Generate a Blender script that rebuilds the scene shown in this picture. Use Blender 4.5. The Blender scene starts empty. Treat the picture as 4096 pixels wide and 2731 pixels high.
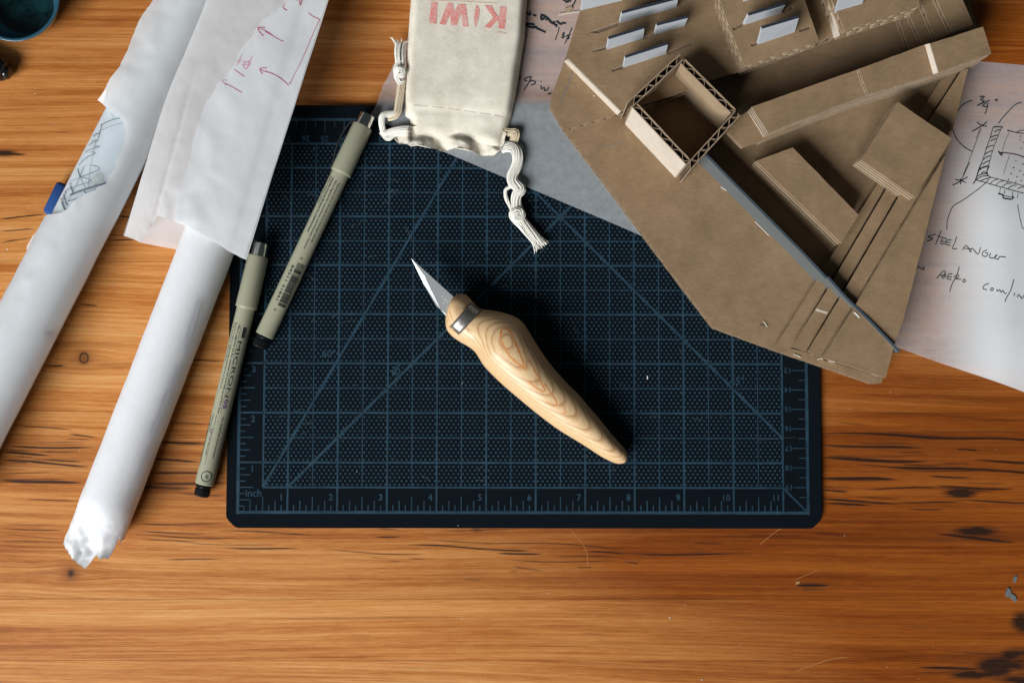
import bpy, bmesh, math, random
import numpy as np
from mathutils import Vector, Matrix, noise
from mathutils.bvhtree import BVHTree
from mathutils.geometry import delaunay_2d_cdt, tessellate_polygon

random.seed(7); np.random.seed(7)
sc = bpy.context.scene
col = sc.collection
sc.unit_settings.scale_length = 0.01          # one unit = one centimetre

# ------------------------------------------------------------------ camera
CAM = Vector((-1.44800317, -2.65099820, 52.1122947))
_r = Vector((0.0510485564, -0.00431681362, 0.00205541777))
ROT = Matrix.Rotation(_r.length, 3, _r.normalized())
FPX = 4019.0
cd = bpy.data.cameras.new('camera'); cam = bpy.data.objects.new('camera', cd); col.objects.link(cam)
cd.sensor_width = 36.0; cd.lens = FPX / 4096 * 36.0
cd.clip_start = 1.0; cd.clip_end = 2000.0
cam.matrix_world = Matrix.Translation(CAM) @ ROT.to_4x4()
sc.camera = cam
# ------------------------------------------------------------------ light
w = bpy.data.worlds.new('World'); sc.world = w; w.use_nodes = True
bg = w.node_tree.nodes['Background']
bg.inputs[0].default_value = (0.80, 0.93, 1.0, 1); bg.inputs[1].default_value = 0.046
LD = Vector((-0.535, -0.64, 0.55)).normalized()
ld = bpy.data.lights.new('window_light', 'AREA'); lo = bpy.data.objects.new('window_light', ld); col.objects.link(lo)
ld.shape = 'RECTANGLE'; ld.size = 270; ld.size_y = 220
ld.energy = 3.65e6; ld.color = (0.955, 0.98, 1.0)
lo.location = LD * 430
lo.rotation_euler = LD.to_track_quat('Z', 'Y').to_euler()
sc.view_settings.view_transform = 'Standard'; sc.view_settings.look = 'None'
sc.view_settings.exposure = 0.0; sc.view_settings.gamma = 1.0
sc.render.engine = 'CYCLES'
sc.cycles.use_denoising = True
sc.cycles.max_bounces = 10; sc.cycles.diffuse_bounces = 3; sc.cycles.transparent_max_bounces = 12
sc.cycles.sample_clamp_indirect = 6.0

# ------------------------------------------------------------------ helpers
KV = 4096 / 2352.0
def ray(vx, vy):
    return (ROT @ Vector(((vx * KV - 2048) / FPX, -(vy * KV - 1365.5) / FPX, -1.0)))
def P(vx, vy, z=0.0):
    d = ray(vx, vy); t = (z - CAM.z) / d.z
    return CAM + d * t
def crop(x0, y0, s, pts):
    """a list of points read off an enlarged piece of the photograph"""
    return [((x0 + a / s) / KV, (y0 + b / s) / KV) for a, b in pts]

def thing(name, label, cat, loc=(0, 0, 0), group=None):
    o = bpy.data.objects.new(name, None); col.objects.link(o)
    o.location = loc; o.empty_display_size = 0.5
    o['label'] = label; o['category'] = cat
    if group: o['group'] = group
    return o
def rootloc(p):
    v = Vector((0, 0, 0))
    while p is not None:
        v += Vector(p.location); p = p.parent
    return v
def obj(name, verts, faces, mats, parent=None, smooth=False, midx=None, loc=None):
    off = rootloc(parent)
    if parent is None and loc is not None: off = Vector(loc)
    me = bpy.data.meshes.new(name)
    me.from_pydata([(v[0] - off[0], v[1] - off[1], v[2] - off[2]) for v in verts], [], faces)
    if not isinstance(mats, (list, tuple)): mats = [mats]
    for m in mats: me.materials.append(m)
    if midx is not None: me.polygons.foreach_set('material_index', midx)
    if smooth: me.polygons.foreach_set('use_smooth', [True] * len(me.polygons))
    me.update()
    o = bpy.data.objects.new(name, me); col.objects.link(o)
    if parent is not None: o.parent = parent
    elif loc is not None: o.location = loc
    return o
def tag(o, label, cat, group=None):
    o['label'] = label; o['category'] = cat
    if group: o['group'] = group
    return o
class MB:
    def __init__(s): s.v = []; s.f = []; s.m = []
    def add(s, v, f, m=0):
        k = len(s.v); s.v += [tuple(x) for x in v]; s.f += [tuple(i + k for i in q) for q in f]; s.m += [m] * len(f)
    def build(s, name, mats, parent=None, smooth=False, loc=None):
        return obj(name, s.v, s.f, mats, parent, smooth, s.m, loc)
def bvh_of(objs):
    V = []; F = []
    for o in objs:
        off = rootloc(o.parent) + Vector(o.location); k = len(V)
        V += [Vector(v.co) + off for v in o.data.vertices]
        F += [tuple(i + k for i in p.vertices) for p in o.data.polygons]
    return BVHTree.FromPolygons(V, F)
def fbm(x, y, z=0, o=4):
    return noise.fractal(Vector((x, y, z)), 1.0, 2.0, o)
def smooth01(t):
    t = min(1, max(0, t)); return t * t * (3 - 2 * t)

# ------------------------------------------------------------------ node helpers
def material(name):
    m = bpy.data.materials.new(name); m.use_nodes = True
    nt = m.node_tree; b = nt.nodes['Principled BSDF']
    return m, nt, b
def N(nt, t, **kw):
    n = nt.nodes.new(t)
    for k, v in kw.items(): setattr(n, k, v)
    return n
def math_(nt, op, a, b=None, c=None):
    n = nt.nodes.new('ShaderNodeMath'); n.operation = op
    for i, x in enumerate((a, b, c)):
        if x is None: continue
        if isinstance(x, (int, float)): n.inputs[i].default_value = x
        else: nt.links.new(x, n.inputs[i])
    return n.outputs[0]
def mixc(nt, f, a, b, blend='MIX'):
    n = nt.nodes.new('ShaderNodeMix'); n.data_type = 'RGBA'; n.blend_type = blend
    for i, x in ((0, f), (6, a), (7, b)):
        if isinstance(x, (int, float)): n.inputs[i].default_value = x
        elif isinstance(x, tuple): n.inputs[i].default_value = (x + (1,))[:4]
        else: nt.links.new(x, n.inputs[i])
    return n.outputs[2]
def coords(nt, scale=(1, 1, 1), rot=(0, 0, 0), kind='Object'):
    t = N(nt, 'ShaderNodeTexCoord'); mp = N(nt, 'ShaderNodeMapping')
    mp.inputs['Scale'].default_value = scale; mp.inputs['Rotation'].default_value = rot
    nt.links.new(t.outputs[kind], mp.inputs[0]); return mp.outputs[0]
def noi(nt, vec, scale, detail=4, rough=0.55, dist=0.0):
    n = N(nt, 'ShaderNodeTexNoise'); nt.links.new(vec, n.inputs['Vector'])
    n.inputs['Scale'].default_value = scale; n.inputs['Detail'].default_value = detail
    n.inputs['Roughness'].default_value = rough; n.inputs['Distortion'].default_value = dist
    return n.outputs[0]
def ramp(nt, fac, stops):
    r = N(nt, 'ShaderNodeValToRGB'); nt.links.new(fac, r.inputs[0])
    while len(r.color_ramp.elements) < len(stops): r.color_ramp.elements.new(0.5)
    for e, (p, c) in zip(r.color_ramp.elements, stops):
        e.position = p; e.color = (c + (1,))[:4] if isinstance(c, tuple) else (c, c, c, 1)
    return r.outputs[0]
def bump(nt, b, h, strength=0.2, dist=0.02):
    n = N(nt, 'ShaderNodeBump'); n.inputs['Strength'].default_value = strength; n.inputs['Distance'].default_value = dist
    nt.links.new(h, n.inputs['Height']); nt.links.new(n.outputs[0], b.inputs['Normal'])
def plain(name, color, rough=0.6, metal=0.0, spec=0.4, vary=0.12, vscale=6.0):
    m, nt, b = material(name)
    n = noi(nt, coords(nt), vscale, 4)
    c = mixc(nt, n, tuple(x * (1 - vary) for x in color), tuple(min(1, x * (1 + vary)) for x in color))
    nt.links.new(c, b.inputs['Base Color'])
    b.inputs['Roughness'].default_value = rough; b.inputs['Metallic'].default_value = metal
    b.inputs['Specular IOR Level'].default_value = spec
    return m

# ------------------------------------------------------------------ materials
def wood_material():
    m, nt, b = material('pine_boards')
    tc = N(nt, 'ShaderNodeTexCoord'); sep = N(nt, 'ShaderNodeSeparateXYZ'); nt.links.new(tc.outputs['Object'], sep.inputs[0])
    at = {}
    for k in ('dark', 'tone', 'warp', 'seed', 'halo'):
        a = N(nt, 'ShaderNodeAttribute', attribute_name=k); at[k] = a.outputs['Fac']
    y = math_(nt, 'ADD', sep.outputs[1], at['warp'])
    def vec(sx, sy):
        c = N(nt, 'ShaderNodeCombineXYZ')
        nt.links.new(math_(nt, 'MULTIPLY', sep.outputs[0], sx), c.inputs[0])
        nt.links.new(math_(nt, 'MULTIPLY', y, sy), c.inputs[1])
        nt.links.new(at['seed'], c.inputs[2]); return c.outputs[0]
    big = noi(nt, vec(0.03, 0.5), 1.0, 4, 0.6, 0.6)
    mid = noi(nt, vec(0.045, 2.3), 1.0, 5, 0.62, 0.5)
    fine = noi(nt, vec(0.10, 7.0), 1.0, 6, 0.7, 0.25)
    pore = noi(nt, vec(1.1, 26.0), 1.0, 3, 0.75)
    v = math_(nt, 'MULTIPLY', big, 0.40)
    v = math_(nt, 'ADD', v, math_(nt, 'MULTIPLY', mid, 0.34))
    v = math_(nt, 'ADD', v, math_(nt, 'MULTIPLY', fine, 0.46))
    v = math_(nt, 'ADD', v, math_(nt, 'MULTIPLY', pore, 0.30))
    v = math_(nt, 'SUBTRACT', v, 0.172)
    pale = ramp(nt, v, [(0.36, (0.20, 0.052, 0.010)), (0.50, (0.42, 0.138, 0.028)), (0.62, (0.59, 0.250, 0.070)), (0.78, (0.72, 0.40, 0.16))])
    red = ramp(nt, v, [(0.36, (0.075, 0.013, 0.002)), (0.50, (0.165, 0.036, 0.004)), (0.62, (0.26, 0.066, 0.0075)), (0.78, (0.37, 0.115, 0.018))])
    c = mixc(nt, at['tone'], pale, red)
    c = mixc(nt, math_(nt, 'MULTIPLY', at['halo'], 0.75), c, (0.17, 0.048, 0.012))
    # pitch streaks: the placed ones, frayed by the grain
    fr = math_(nt, 'MULTIPLY', math_(nt, 'SUBTRACT', noi(nt, vec(0.22, 17.0), 1.0, 4, 0.75, 0.3), 0.52), 1.25)
    d = math_(nt, 'ADD', at['dark'], math_(nt, 'MULTIPLY', fr, math_(nt, 'MINIMUM', math_(nt, 'MULTIPLY', at['dark'], 2.5), 1.0)))
    d = ramp(nt, d, [(0.06, 0.0), (0.25, 0.45), (0.60, 1.0)])
    c = mixc(nt, math_(nt, 'MULTIPLY', d, 0.95), c, (0.020, 0.010, 0.007))
    # thin dark late-wood hairs everywhere
    hair = ramp(nt, noi(nt, vec(0.06, 8.0), 1.0, 4, 0.65, 0.3), [(0.58, 0.0), (0.70, 0.8)])
    c = mixc(nt, math_(nt, 'MULTIPLY', hair, 0.55), c, (0.16, 0.06, 0.018))
    for (kx, ky, R, stops) in ((P(193, 822).x, P(193, 822).y, 0.235, [(0.0, 0.45), (0.36, 0.30), (0.44, 1.0), (0.53, 0.95), (0.60, 0.25), (0.85, 0.0)]), (P(163, 1316).x, P(163, 1316).y, 0.16, [(0.0, 1.0), (0.30, 0.95), (0.5, 0.45), (0.8, 0.15), (1.0, 0.0)])):
        ax_ = math_(nt, 'MULTIPLY', math_(nt, 'SUBTRACT', sep.outputs[0], kx), 1.05); ay_ = math_(nt, 'MULTIPLY', math_(nt, 'SUBTRACT', sep.outputs[1], ky), 0.9)
        dd = math_(nt, 'SQRT', math_(nt, 'ADD', math_(nt, 'MULTIPLY', ax_, ax_), math_(nt, 'MULTIPLY', ay_, ay_)))
        dd = math_(nt, 'ADD', math_(nt, 'DIVIDE', dd, 2 * R), math_(nt, 'MULTIPLY', math_(nt, 'SUBTRACT', noi(nt, coords(nt), 4.0, 3), 0.5), 0.16))
        c = mixc(nt, math_(nt, 'MULTIPLY', ramp(nt, dd, stops), 0.92), c, (0.030, 0.014, 0.009))
    nt.links.new(c, b.inputs['Base Color'])
    b.inputs['Roughness'].default_value = 0.46
    b.inputs['Specular IOR Level'].default_value = 0.17
    bump(nt, b, math_(nt, 'ADD', fine, math_(nt, 'MULTIPLY', pore, 0.6)), 0.18, 0.03)
    return m
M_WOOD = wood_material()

def mat_material():
    m, nt, b = material('dark_vinyl')
    tc = N(nt, 'ShaderNodeTexCoord'); sep = N(nt, 'ShaderNodeSeparateXYZ'); nt.links.new(tc.outputs['Object'], sep.inputs[0])
    x, y = sep.outputs[0], sep.outputs[1]
    dx, dy, r = 0.241, 0.1814, 0.043
    rowf = math_(nt, 'DIVIDE', y, dy); row = math_(nt, 'FLOOR', rowf)
    par = math_(nt, 'MULTIPLY', math_(nt, 'FLOORED_MODULO', row, 2.0), 0.5)
    fx = math_(nt, 'MULTIPLY', math_(nt, 'SUBTRACT', math_(nt, 'FRACT', math_(nt, 'ADD', math_(nt, 'DIVIDE', x, dx), par)), 0.5), dx)
    fy = math_(nt, 'MULTIPLY', math_(nt, 'SUBTRACT', math_(nt, 'FRACT', rowf), 0.5), dy)
    d = math_(nt, 'SQRT', math_(nt, 'ADD', math_(nt, 'MULTIPLY', fx, fx), math_(nt, 'MULTIPLY', fy, fy)))
    mr = N(nt, 'ShaderNodeMapRange'); nt.links.new(d, mr.inputs[0])
    mr.inputs[1].default_value = r + 0.010; mr.inputs[2].default_value = r - 0.010; mr.inputs[3].default_value = 0; mr.inputs[4].default_value = 1
    dots = mr.outputs[0]
    a = N(nt, 'ShaderNodeAttribute', attribute_name='dotted'); dots = math_(nt, 'MULTIPLY', dots, a.outputs['Fac'])
    wear = noi(nt, coords(nt), 1.1, 5, 0.6); speck = noi(nt, coords(nt), 22, 3, 0.7)
    f = math_(nt, 'MULTIPLY', dots, math_(nt, 'ADD', math_(nt, 'MULTIPLY', wear, 0.9), math_(nt, 'MULTIPLY', speck, 0.5)))
    base = mixc(nt, speck, (0.0026, 0.0046, 0.0066), (0.0046, 0.0080, 0.0110))
    c = mixc(nt, f, base, (0.040, 0.094, 0.140))
    nt.links.new(c, b.inputs['Base Color'])
    b.inputs['Roughness'].default_value = 0.75; b.inputs['Specular IOR Level'].default_value = 0.03
    bump(nt, b, noi(nt, coords(nt), 30, 3, 0.7), 0.25, 0.01)
    return m
M_MAT = mat_material()
def print_material(name, c1, c2, sc_=16):
    m, nt, b = material(name)
    n1 = noi(nt, coords(nt), sc_, 4, 0.7); n2 = noi(nt, coords(nt), 1.3, 3)
    v = math_(nt, 'ADD', math_(nt, 'MULTIPLY', n1, 0.6), math_(nt, 'MULTIPLY', n2, 0.4))
    nt.links.new(ramp(nt, v, [(0.36, c1), (0.62, c2)]), b.inputs['Base Color'])
    b.inputs['Roughness'].default_value = 0.7; b.inputs['Specular IOR Level'].default_value = 0.15
    return m
M_PRINT = print_material('blue_print', (0.007, 0.0205, 0.034), (0.022, 0.056, 0.086))

def paper_material(name, col_, trans=0.3, transp=0.0, bumpy=0.25, mott=0.10, mscale=3.0, attr=None):
    m, nt, b = material(name); nt.nodes.remove(b)
    out = nt.nodes['Material Output']
    v = coords(nt)
    fib = noi(nt, v, mscale, 6, 0.68); fine = noi(nt, v, 34, 3, 0.7)
    val = math_(nt, 'ADD', math_(nt, 'MULTIPLY', fib, 0.7), math_(nt, 'MULTIPLY', fine, 0.3))
    c = ramp(nt, val, [(0.3, tuple(x * (1 - mott) for x in col_)), (0.7, col_)])
    bp = N(nt, 'ShaderNodeBump'); bp.inputs['Strength'].default_value = bumpy; bp.inputs['Distance'].default_value = 0.02
    nt.links.new(math_(nt, 'ADD', noi(nt, v, 2.2, 4, 0.6, 0.8), math_(nt, 'MULTIPLY', fine, 0.15)), bp.inputs['Height'])
    d = N(nt, 'ShaderNodeBsdfDiffuse'); t = N(nt, 'ShaderNodeBsdfTranslucent'); tr = N(nt, 'ShaderNodeBsdfTransparent')
    gl = N(nt, 'ShaderNodeBsdfGlossy'); gl.inputs['Roughness'].default_value = 0.5
    for n in (d, t): nt.links.new(c, n.inputs['Color'])
    for n in (d, gl): nt.links.new(bp.outputs[0], n.inputs['Normal'])
    s1 = N(nt, 'ShaderNodeMixShader'); s1.inputs[0].default_value = trans
    nt.links.new(d.outputs[0], s1.inputs[1]); nt.links.new(t.outputs[0], s1.inputs[2])
    sg = N(nt, 'ShaderNodeMixShader'); sg.inputs[0].default_value = 0.035
    nt.links.new(s1.outputs[0], sg.inputs[1]); nt.links.new(gl.outputs[0], sg.inputs[2])
    if transp > 0:
        s2 = N(nt, 'ShaderNodeMixShader')
        f = math_(nt, 'MULTIPLY', math_(nt, 'ADD', 0.66, math_(nt, 'MULTIPLY', val, 0.68)), transp)
        if attr:
            a = N(nt, 'ShaderNodeAttribute', attribute_name=attr); f = math_(nt, 'MULTIPLY', f, a.outputs['Fac'])
        nt.links.new(f, s2.inputs[0])
        nt.links.new(sg.outputs[0], s2.inputs[1]); nt.links.new(tr.outputs[0], s2.inputs[2])
        nt.links.new(s2.outputs[0], out.inputs[0])
    else: nt.links.new(sg.outputs[0], out.inputs[0])
    return m
def roll_material(name, c):
    m, nt, b = material(name)
    v = coords(nt); f = noi(nt, v, 3.0, 6, 0.68)
    nt.links.new(ramp(nt, f, [(0.3, tuple(x * .95 for x in c)), (0.7, c)]), b.inputs['Base Color'])
    b.inputs['Subsurface Weight'].default_value = 1.0; b.inputs['Subsurface Radius'].default_value = (1, 1, 1)
    b.inputs['Subsurface Scale'].default_value = 1.2
    b.inputs['Roughness'].default_value = 0.55; b.inputs['Specular IOR Level'].default_value = 0.2
    bump(nt, b, math_(nt, 'ADD', noi(nt, v, 1.8, 4, 0.6, 0.8), math_(nt, 'MULTIPLY', noi(nt, v, 30, 3, 0.7), 0.12)), 0.2, 0.02)
    return m
M_PAPER = roll_material('white_tracing_paper', (0.735, 0.735, 0.745))
M_PAPER2 = paper_material('thin_tracing_paper', (0.91, 0.91, 0.91), 0.46, 0.05, 0.13, 0.05)
M_SHEET = paper_material('sketch_vellum', (0.82, 0.865, 0.885), 0.08, 0.66, 0.2, 0.13, 2.6, 'contact')

def card_material(name, c_lo, c_hi, grain=(1.2, 9, 1), rot=0.5):
    m, nt, b = material(name)
    v = coords(nt, grain, (0, 0, rot)); iso = coords(nt)
    fib = noi(nt, v, 2.6, 5, 0.7); bl = noi(nt, iso, 0.9, 4, 0.6); sp = noi(nt, iso, 26, 2, 0.6)
    val = math_(nt, 'ADD', math_(nt, 'ADD', math_(nt, 'MULTIPLY', fib, 0.4), math_(nt, 'MULTIPLY', bl, 0.35)), math_(nt, 'MULTIPLY', sp, 0.25))
    c = ramp(nt, val, [(0.33, c_lo), (0.66, c_hi)])
    fleck = ramp(nt, noi(nt, coords(nt, (1, 2.2, 1), (0, 0, 1.1)), 11, 2, 0.5), [(0.255, 1.0), (0.285, 0.0)])
    c = mixc(nt, math_(nt, 'MULTIPLY', fleck, 0.5), c, tuple(x * 0.42 for x in c_lo))
    lite = ramp(nt, noi(nt, coords(nt, (1, 3.0, 1), (0, 0, 0.3)), 14, 2, 0.5), [(0.70, 0.0), (0.74, 1.0)])
    c = mixc(nt, math_(nt, 'MULTIPLY', lite, 0.22), c, (0.6, 0.45, 0.3))
    nt.links.new(c, b.inputs['Base Color'])
    b.inputs['Roughness'].default_value = 0.78; b.inputs['Specular IOR Level'].default_value = 0.18
    bump(nt, b, val, 0.3, 0.015)
    return m
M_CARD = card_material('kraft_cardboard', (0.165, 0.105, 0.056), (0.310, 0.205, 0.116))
M_EDGE = card_material('cut_cardboard_edge', (0.27, 0.19, 0.12), (0.43, 0.33, 0.23), (3, 3, 3))
M_RIB = card_material('flute_ribbon', (0.17, 0.115, 0.07), (0.30, 0.215, 0.145), (4, 4, 4))
M_PLY = card_material('pressed_board_edge', (0.33, 0.25, 0.165), (0.50, 0.40, 0.29), (2, 2, 9))
M_CORE = card_material('fluted_core', (0.085, 0.055, 0.034), (0.20, 0.135, 0.085), (4, 4, 4))
M_CUT = card_material('pale_cut_edge_and_lit_wall', (0.46, 0.385, 0.30), (0.62, 0.54, 0.45), (3, 3, 3))
M_INNER = card_material('inner_liner', (0.25, 0.17, 0.10), (0.36, 0.26, 0.17))
M_FOAM = plain('grey_white_board', (0.45, 0.47, 0.495), 0.75, vary=0.05)
M_FOAMD = plain('board_black_edge', (0.018, 0.022, 0.034), 0.7, vary=0.3, vscale=25)
M_GREY = plain('grey_chipboard', (0.098, 0.110, 0.108), 0.6, vary=0.10, vscale=14)
M_GREYD = plain('grey_chipboard_edge', (0.045, 0.065, 0.085), 0.55, vary=0.3, vscale=10)
M_INK = plain('black_ink', (0.014, 0.018, 0.022), 0.6, vary=0.3)
M_INKG = plain('faded_ink', (0.05, 0.06, 0.06), 0.6, vary=0.4)
M_PENCIL = plain('graphite', (0.135, 0.165, 0.195), 0.5, vary=0.35, vscale=20)
M_PENCILL = plain('light_graphite', (0.30, 0.34, 0.38), 0.5, vary=0.25, vscale=20)
M_SMUDGE = plain('graphite_smudge', (0.40, 0.43, 0.43), 0.6, vary=0.3, vscale=9)
M_REDP = plain('red_pencil', (0.42, 0.10, 0.16), 0.6, vary=0.3, vscale=20)
M_REDL = plain('light_red_pencil', (0.55, 0.28, 0.33), 0.6, vary=0.3, vscale=20)
M_STAMP = print_material('red_stamp_ink', (0.65, 0.15, 0.13), (0.67, 0.42, 0.37), 7)
M_BEIGE = plain('khaki_plastic', (0.335, 0.330, 0.235), 0.27, vary=0.05, spec=0.5)
M_BLACKP = plain('black_plastic', (0.006, 0.007, 0.008), 0.18, spec=0.6)
M_CHROME = plain('chrome', (0.72, 0.70, 0.67), 0.14, 1.0, vary=0.04)
M_STEEL = plain('brushed_steel', (0.62, 0.63, 0.62), 0.34, 1.0, vary=0.08, vscale=20)
M_BLADE = plain('blade_steel', (0.38, 0.39, 0.385), 0.5, 0.35, vary=0.06, vscale=12)
M_BEVEL = plain('ground_bevel', (0.88, 0.92, 0.92), 0.38, 0.9, vary=0.03)
M_PURPLE = plain('purple_ink', (0.10, 0.04, 0.16), 0.6)
M_ETCH = plain('etched_mark', (0.72, 0.74, 0.74), 0.5, 0.3)
M_BLUE = plain('blue_felt', (0.010, 0.055, 0.205), 0.85, vary=0.25, vscale=7)
M_COTTON = plain('cotton_yarn', (0.80, 0.77, 0.69), 0.9, spec=0.1, vary=0.10, vscale=18)
M_TAPE = plain('cotton_tape', (0.62, 0.52, 0.37), 0.9, spec=0.1, vary=0.14, vscale=20)
M_CLEARGLUE = plain('dried_glue', (0.13, 0.15, 0.155), 0.3, spec=0.6, vary=0.35, vscale=9)
M_WHITE = plain('white_chip', (0.75, 0.72, 0.66), 0.8, vary=0.1)

def canvas_material():
    m, nt, b = material('natural_canvas')
    v = coords(nt)
    wv = []
    for ax in ('X', 'Y'):
        wn = N(nt, 'ShaderNodeTexWave', bands_direction=ax); nt.links.new(v, wn.inputs[0])
        wn.inputs['Scale'].default_value = 5.6; wn.inputs['Distortion'].default_value = 0.9; wn.inputs['Detail Scale'].default_value = 3
        wv.append(wn.outputs['Fac'])
    weave = math_(nt, 'MULTIPLY', wv[0], wv[1])
    nz = noi(nt, v, 1.0, 5, 0.6); fz = noi(nt, v, 30, 3, 0.7)
    fz = noi(nt, coords(nt, (1, 2.2, 1), (0, 0, 0.5)), 9, 4, 0.8)
    val = math_(nt, 'ADD', math_(nt, 'ADD', math_(nt, 'MULTIPLY', nz, 0.42), math_(nt, 'MULTIPLY', fz, 0.46)), math_(nt, 'MULTIPLY', weave, 0.12))
    c = ramp(nt, val, [(0.3, (0.52, 0.465, 0.37)), (0.48, (0.70, 0.64, 0.53)), (0.64, (0.81, 0.76, 0.655))])
    fl = ramp(nt, noi(nt, coords(nt, (1, 2, 1)), 9, 2, 0.5), [(0.235, 1.0), (0.26, 0.0)])
    c = mixc(nt, math_(nt, 'MULTIPLY', fl, 0.5), c, (0.25, 0.2, 0.13))
    nt.links.new(c, b.inputs['Base Color']); b.inputs['Roughness'].default_value = 0.95; b.inputs['Specular IOR Level'].default_value = 0.05
    bump(nt, b, math_(nt, 'ADD', weave, fz), 0.4, 0.02)
    return m
M_CANVAS = canvas_material()
def handle_material():
    m, nt, b = material('laminated_cedar')
    tc = N(nt, 'ShaderNodeTexCoord'); sep = N(nt, 'ShaderNodeSeparateXYZ'); nt.links.new(tc.outputs['Object'], sep.inputs[0])
    # growth layers lie almost level, so the carved surface shows them as contour rings
    n1 = noi(nt, coords(nt), 0.45, 3, 0.5); n2 = noi(nt, coords(nt, (1, 1, 6)), 2.0, 3, 0.6)
    h = math_(nt, 'ADD', sep.outputs[2], math_(nt, 'MULTIPLY', sep.outputs[0], 0.055))
    h = math_(nt, 'ADD', h, math_(nt, 'MULTIPLY', sep.outputs[1], 0.085))
    h = math_(nt, 'ADD', h, math_(nt, 'MULTIPLY', math_(nt, 'SUBTRACT', n1, 0.5), 0.13))
    h = math_(nt, 'ADD', h, math_(nt, 'MULTIPLY', math_(nt, 'SUBTRACT', n2, 0.5), 0.03))
    k = math_(nt, 'FRACT', math_(nt, 'MULTIPLY', h, 6.2))
    lines = ramp(nt, k, [(0.0, 0.15), (0.55, 0.0), (0.82, 0.55), (0.93, 1.0), (1.0, 0.2)])
    light = ramp(nt, noi(nt, coords(nt, (1, 1, 3)), 6, 5, 0.7), [(0.3, (0.59, 0.385, 0.195)), (0.7, (0.74, 0.525, 0.30))])
    c = mixc(nt, math_(nt, 'MULTIPLY', lines, 0.72), light, (0.30, 0.115, 0.035))
    nt.links.new(c, b.inputs['Base Color']); b.inputs['Roughness'].default_value = 0.42; b.inputs['Specular IOR Level'].default_value = 0.35
    b.inputs['Coat Weight'].default_value = 0.10; b.inputs['Coat Roughness'].default_value = 0.25
    return m
M_HANDLE = handle_material()
def strap_material():
    m, nt, b = material('patterned_steel')
    wn = N(nt, 'ShaderNodeTexWave', bands_direction='X'); nt.links.new(coords(nt, (1, 1, 1), (0, 0, 0.7)), wn.inputs[0])
    wn.inputs['Scale'].default_value = 3.0; wn.inputs['Distortion'].default_value = 9.0; wn.inputs['Detail Scale'].default_value = 1.2
    nt.links.new(ramp(nt, wn.outputs['Fac'], [(0.2, (0.20, 0.185, 0.165)), (0.8, (0.38, 0.36, 0.34))]), b.inputs['Base Color'])
    b.inputs['Metallic'].default_value = 0.8; b.inputs['Roughness'].default_value = 0.42
    return m
M_STRAP = strap_material()
def glass_material():
    m, nt, b = material('teal_glass')
    b.inputs['Base Color'].default_value = (0.010, 0.060, 0.070, 1)
    n = noi(nt, coords(nt), 1.6, 3)
    nt.links.new(ramp(nt, n, [(0.35, (0.002, 0.010, 0.013)), (0.65, (0.009, 0.045, 0.052))]), b.inputs['Base Color'])
    b.inputs['Roughness'].default_value = 0.08; b.inputs['Transmission Weight'].default_value = 0.35; b.inputs['IOR'].default_value = 1.5
    return m
M_GLASS = glass_material()
M_RIM = plain('teal_glass_rim', (0.024, 0.080, 0.118), 0.2, spec=0.6, vary=0.15)

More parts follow.
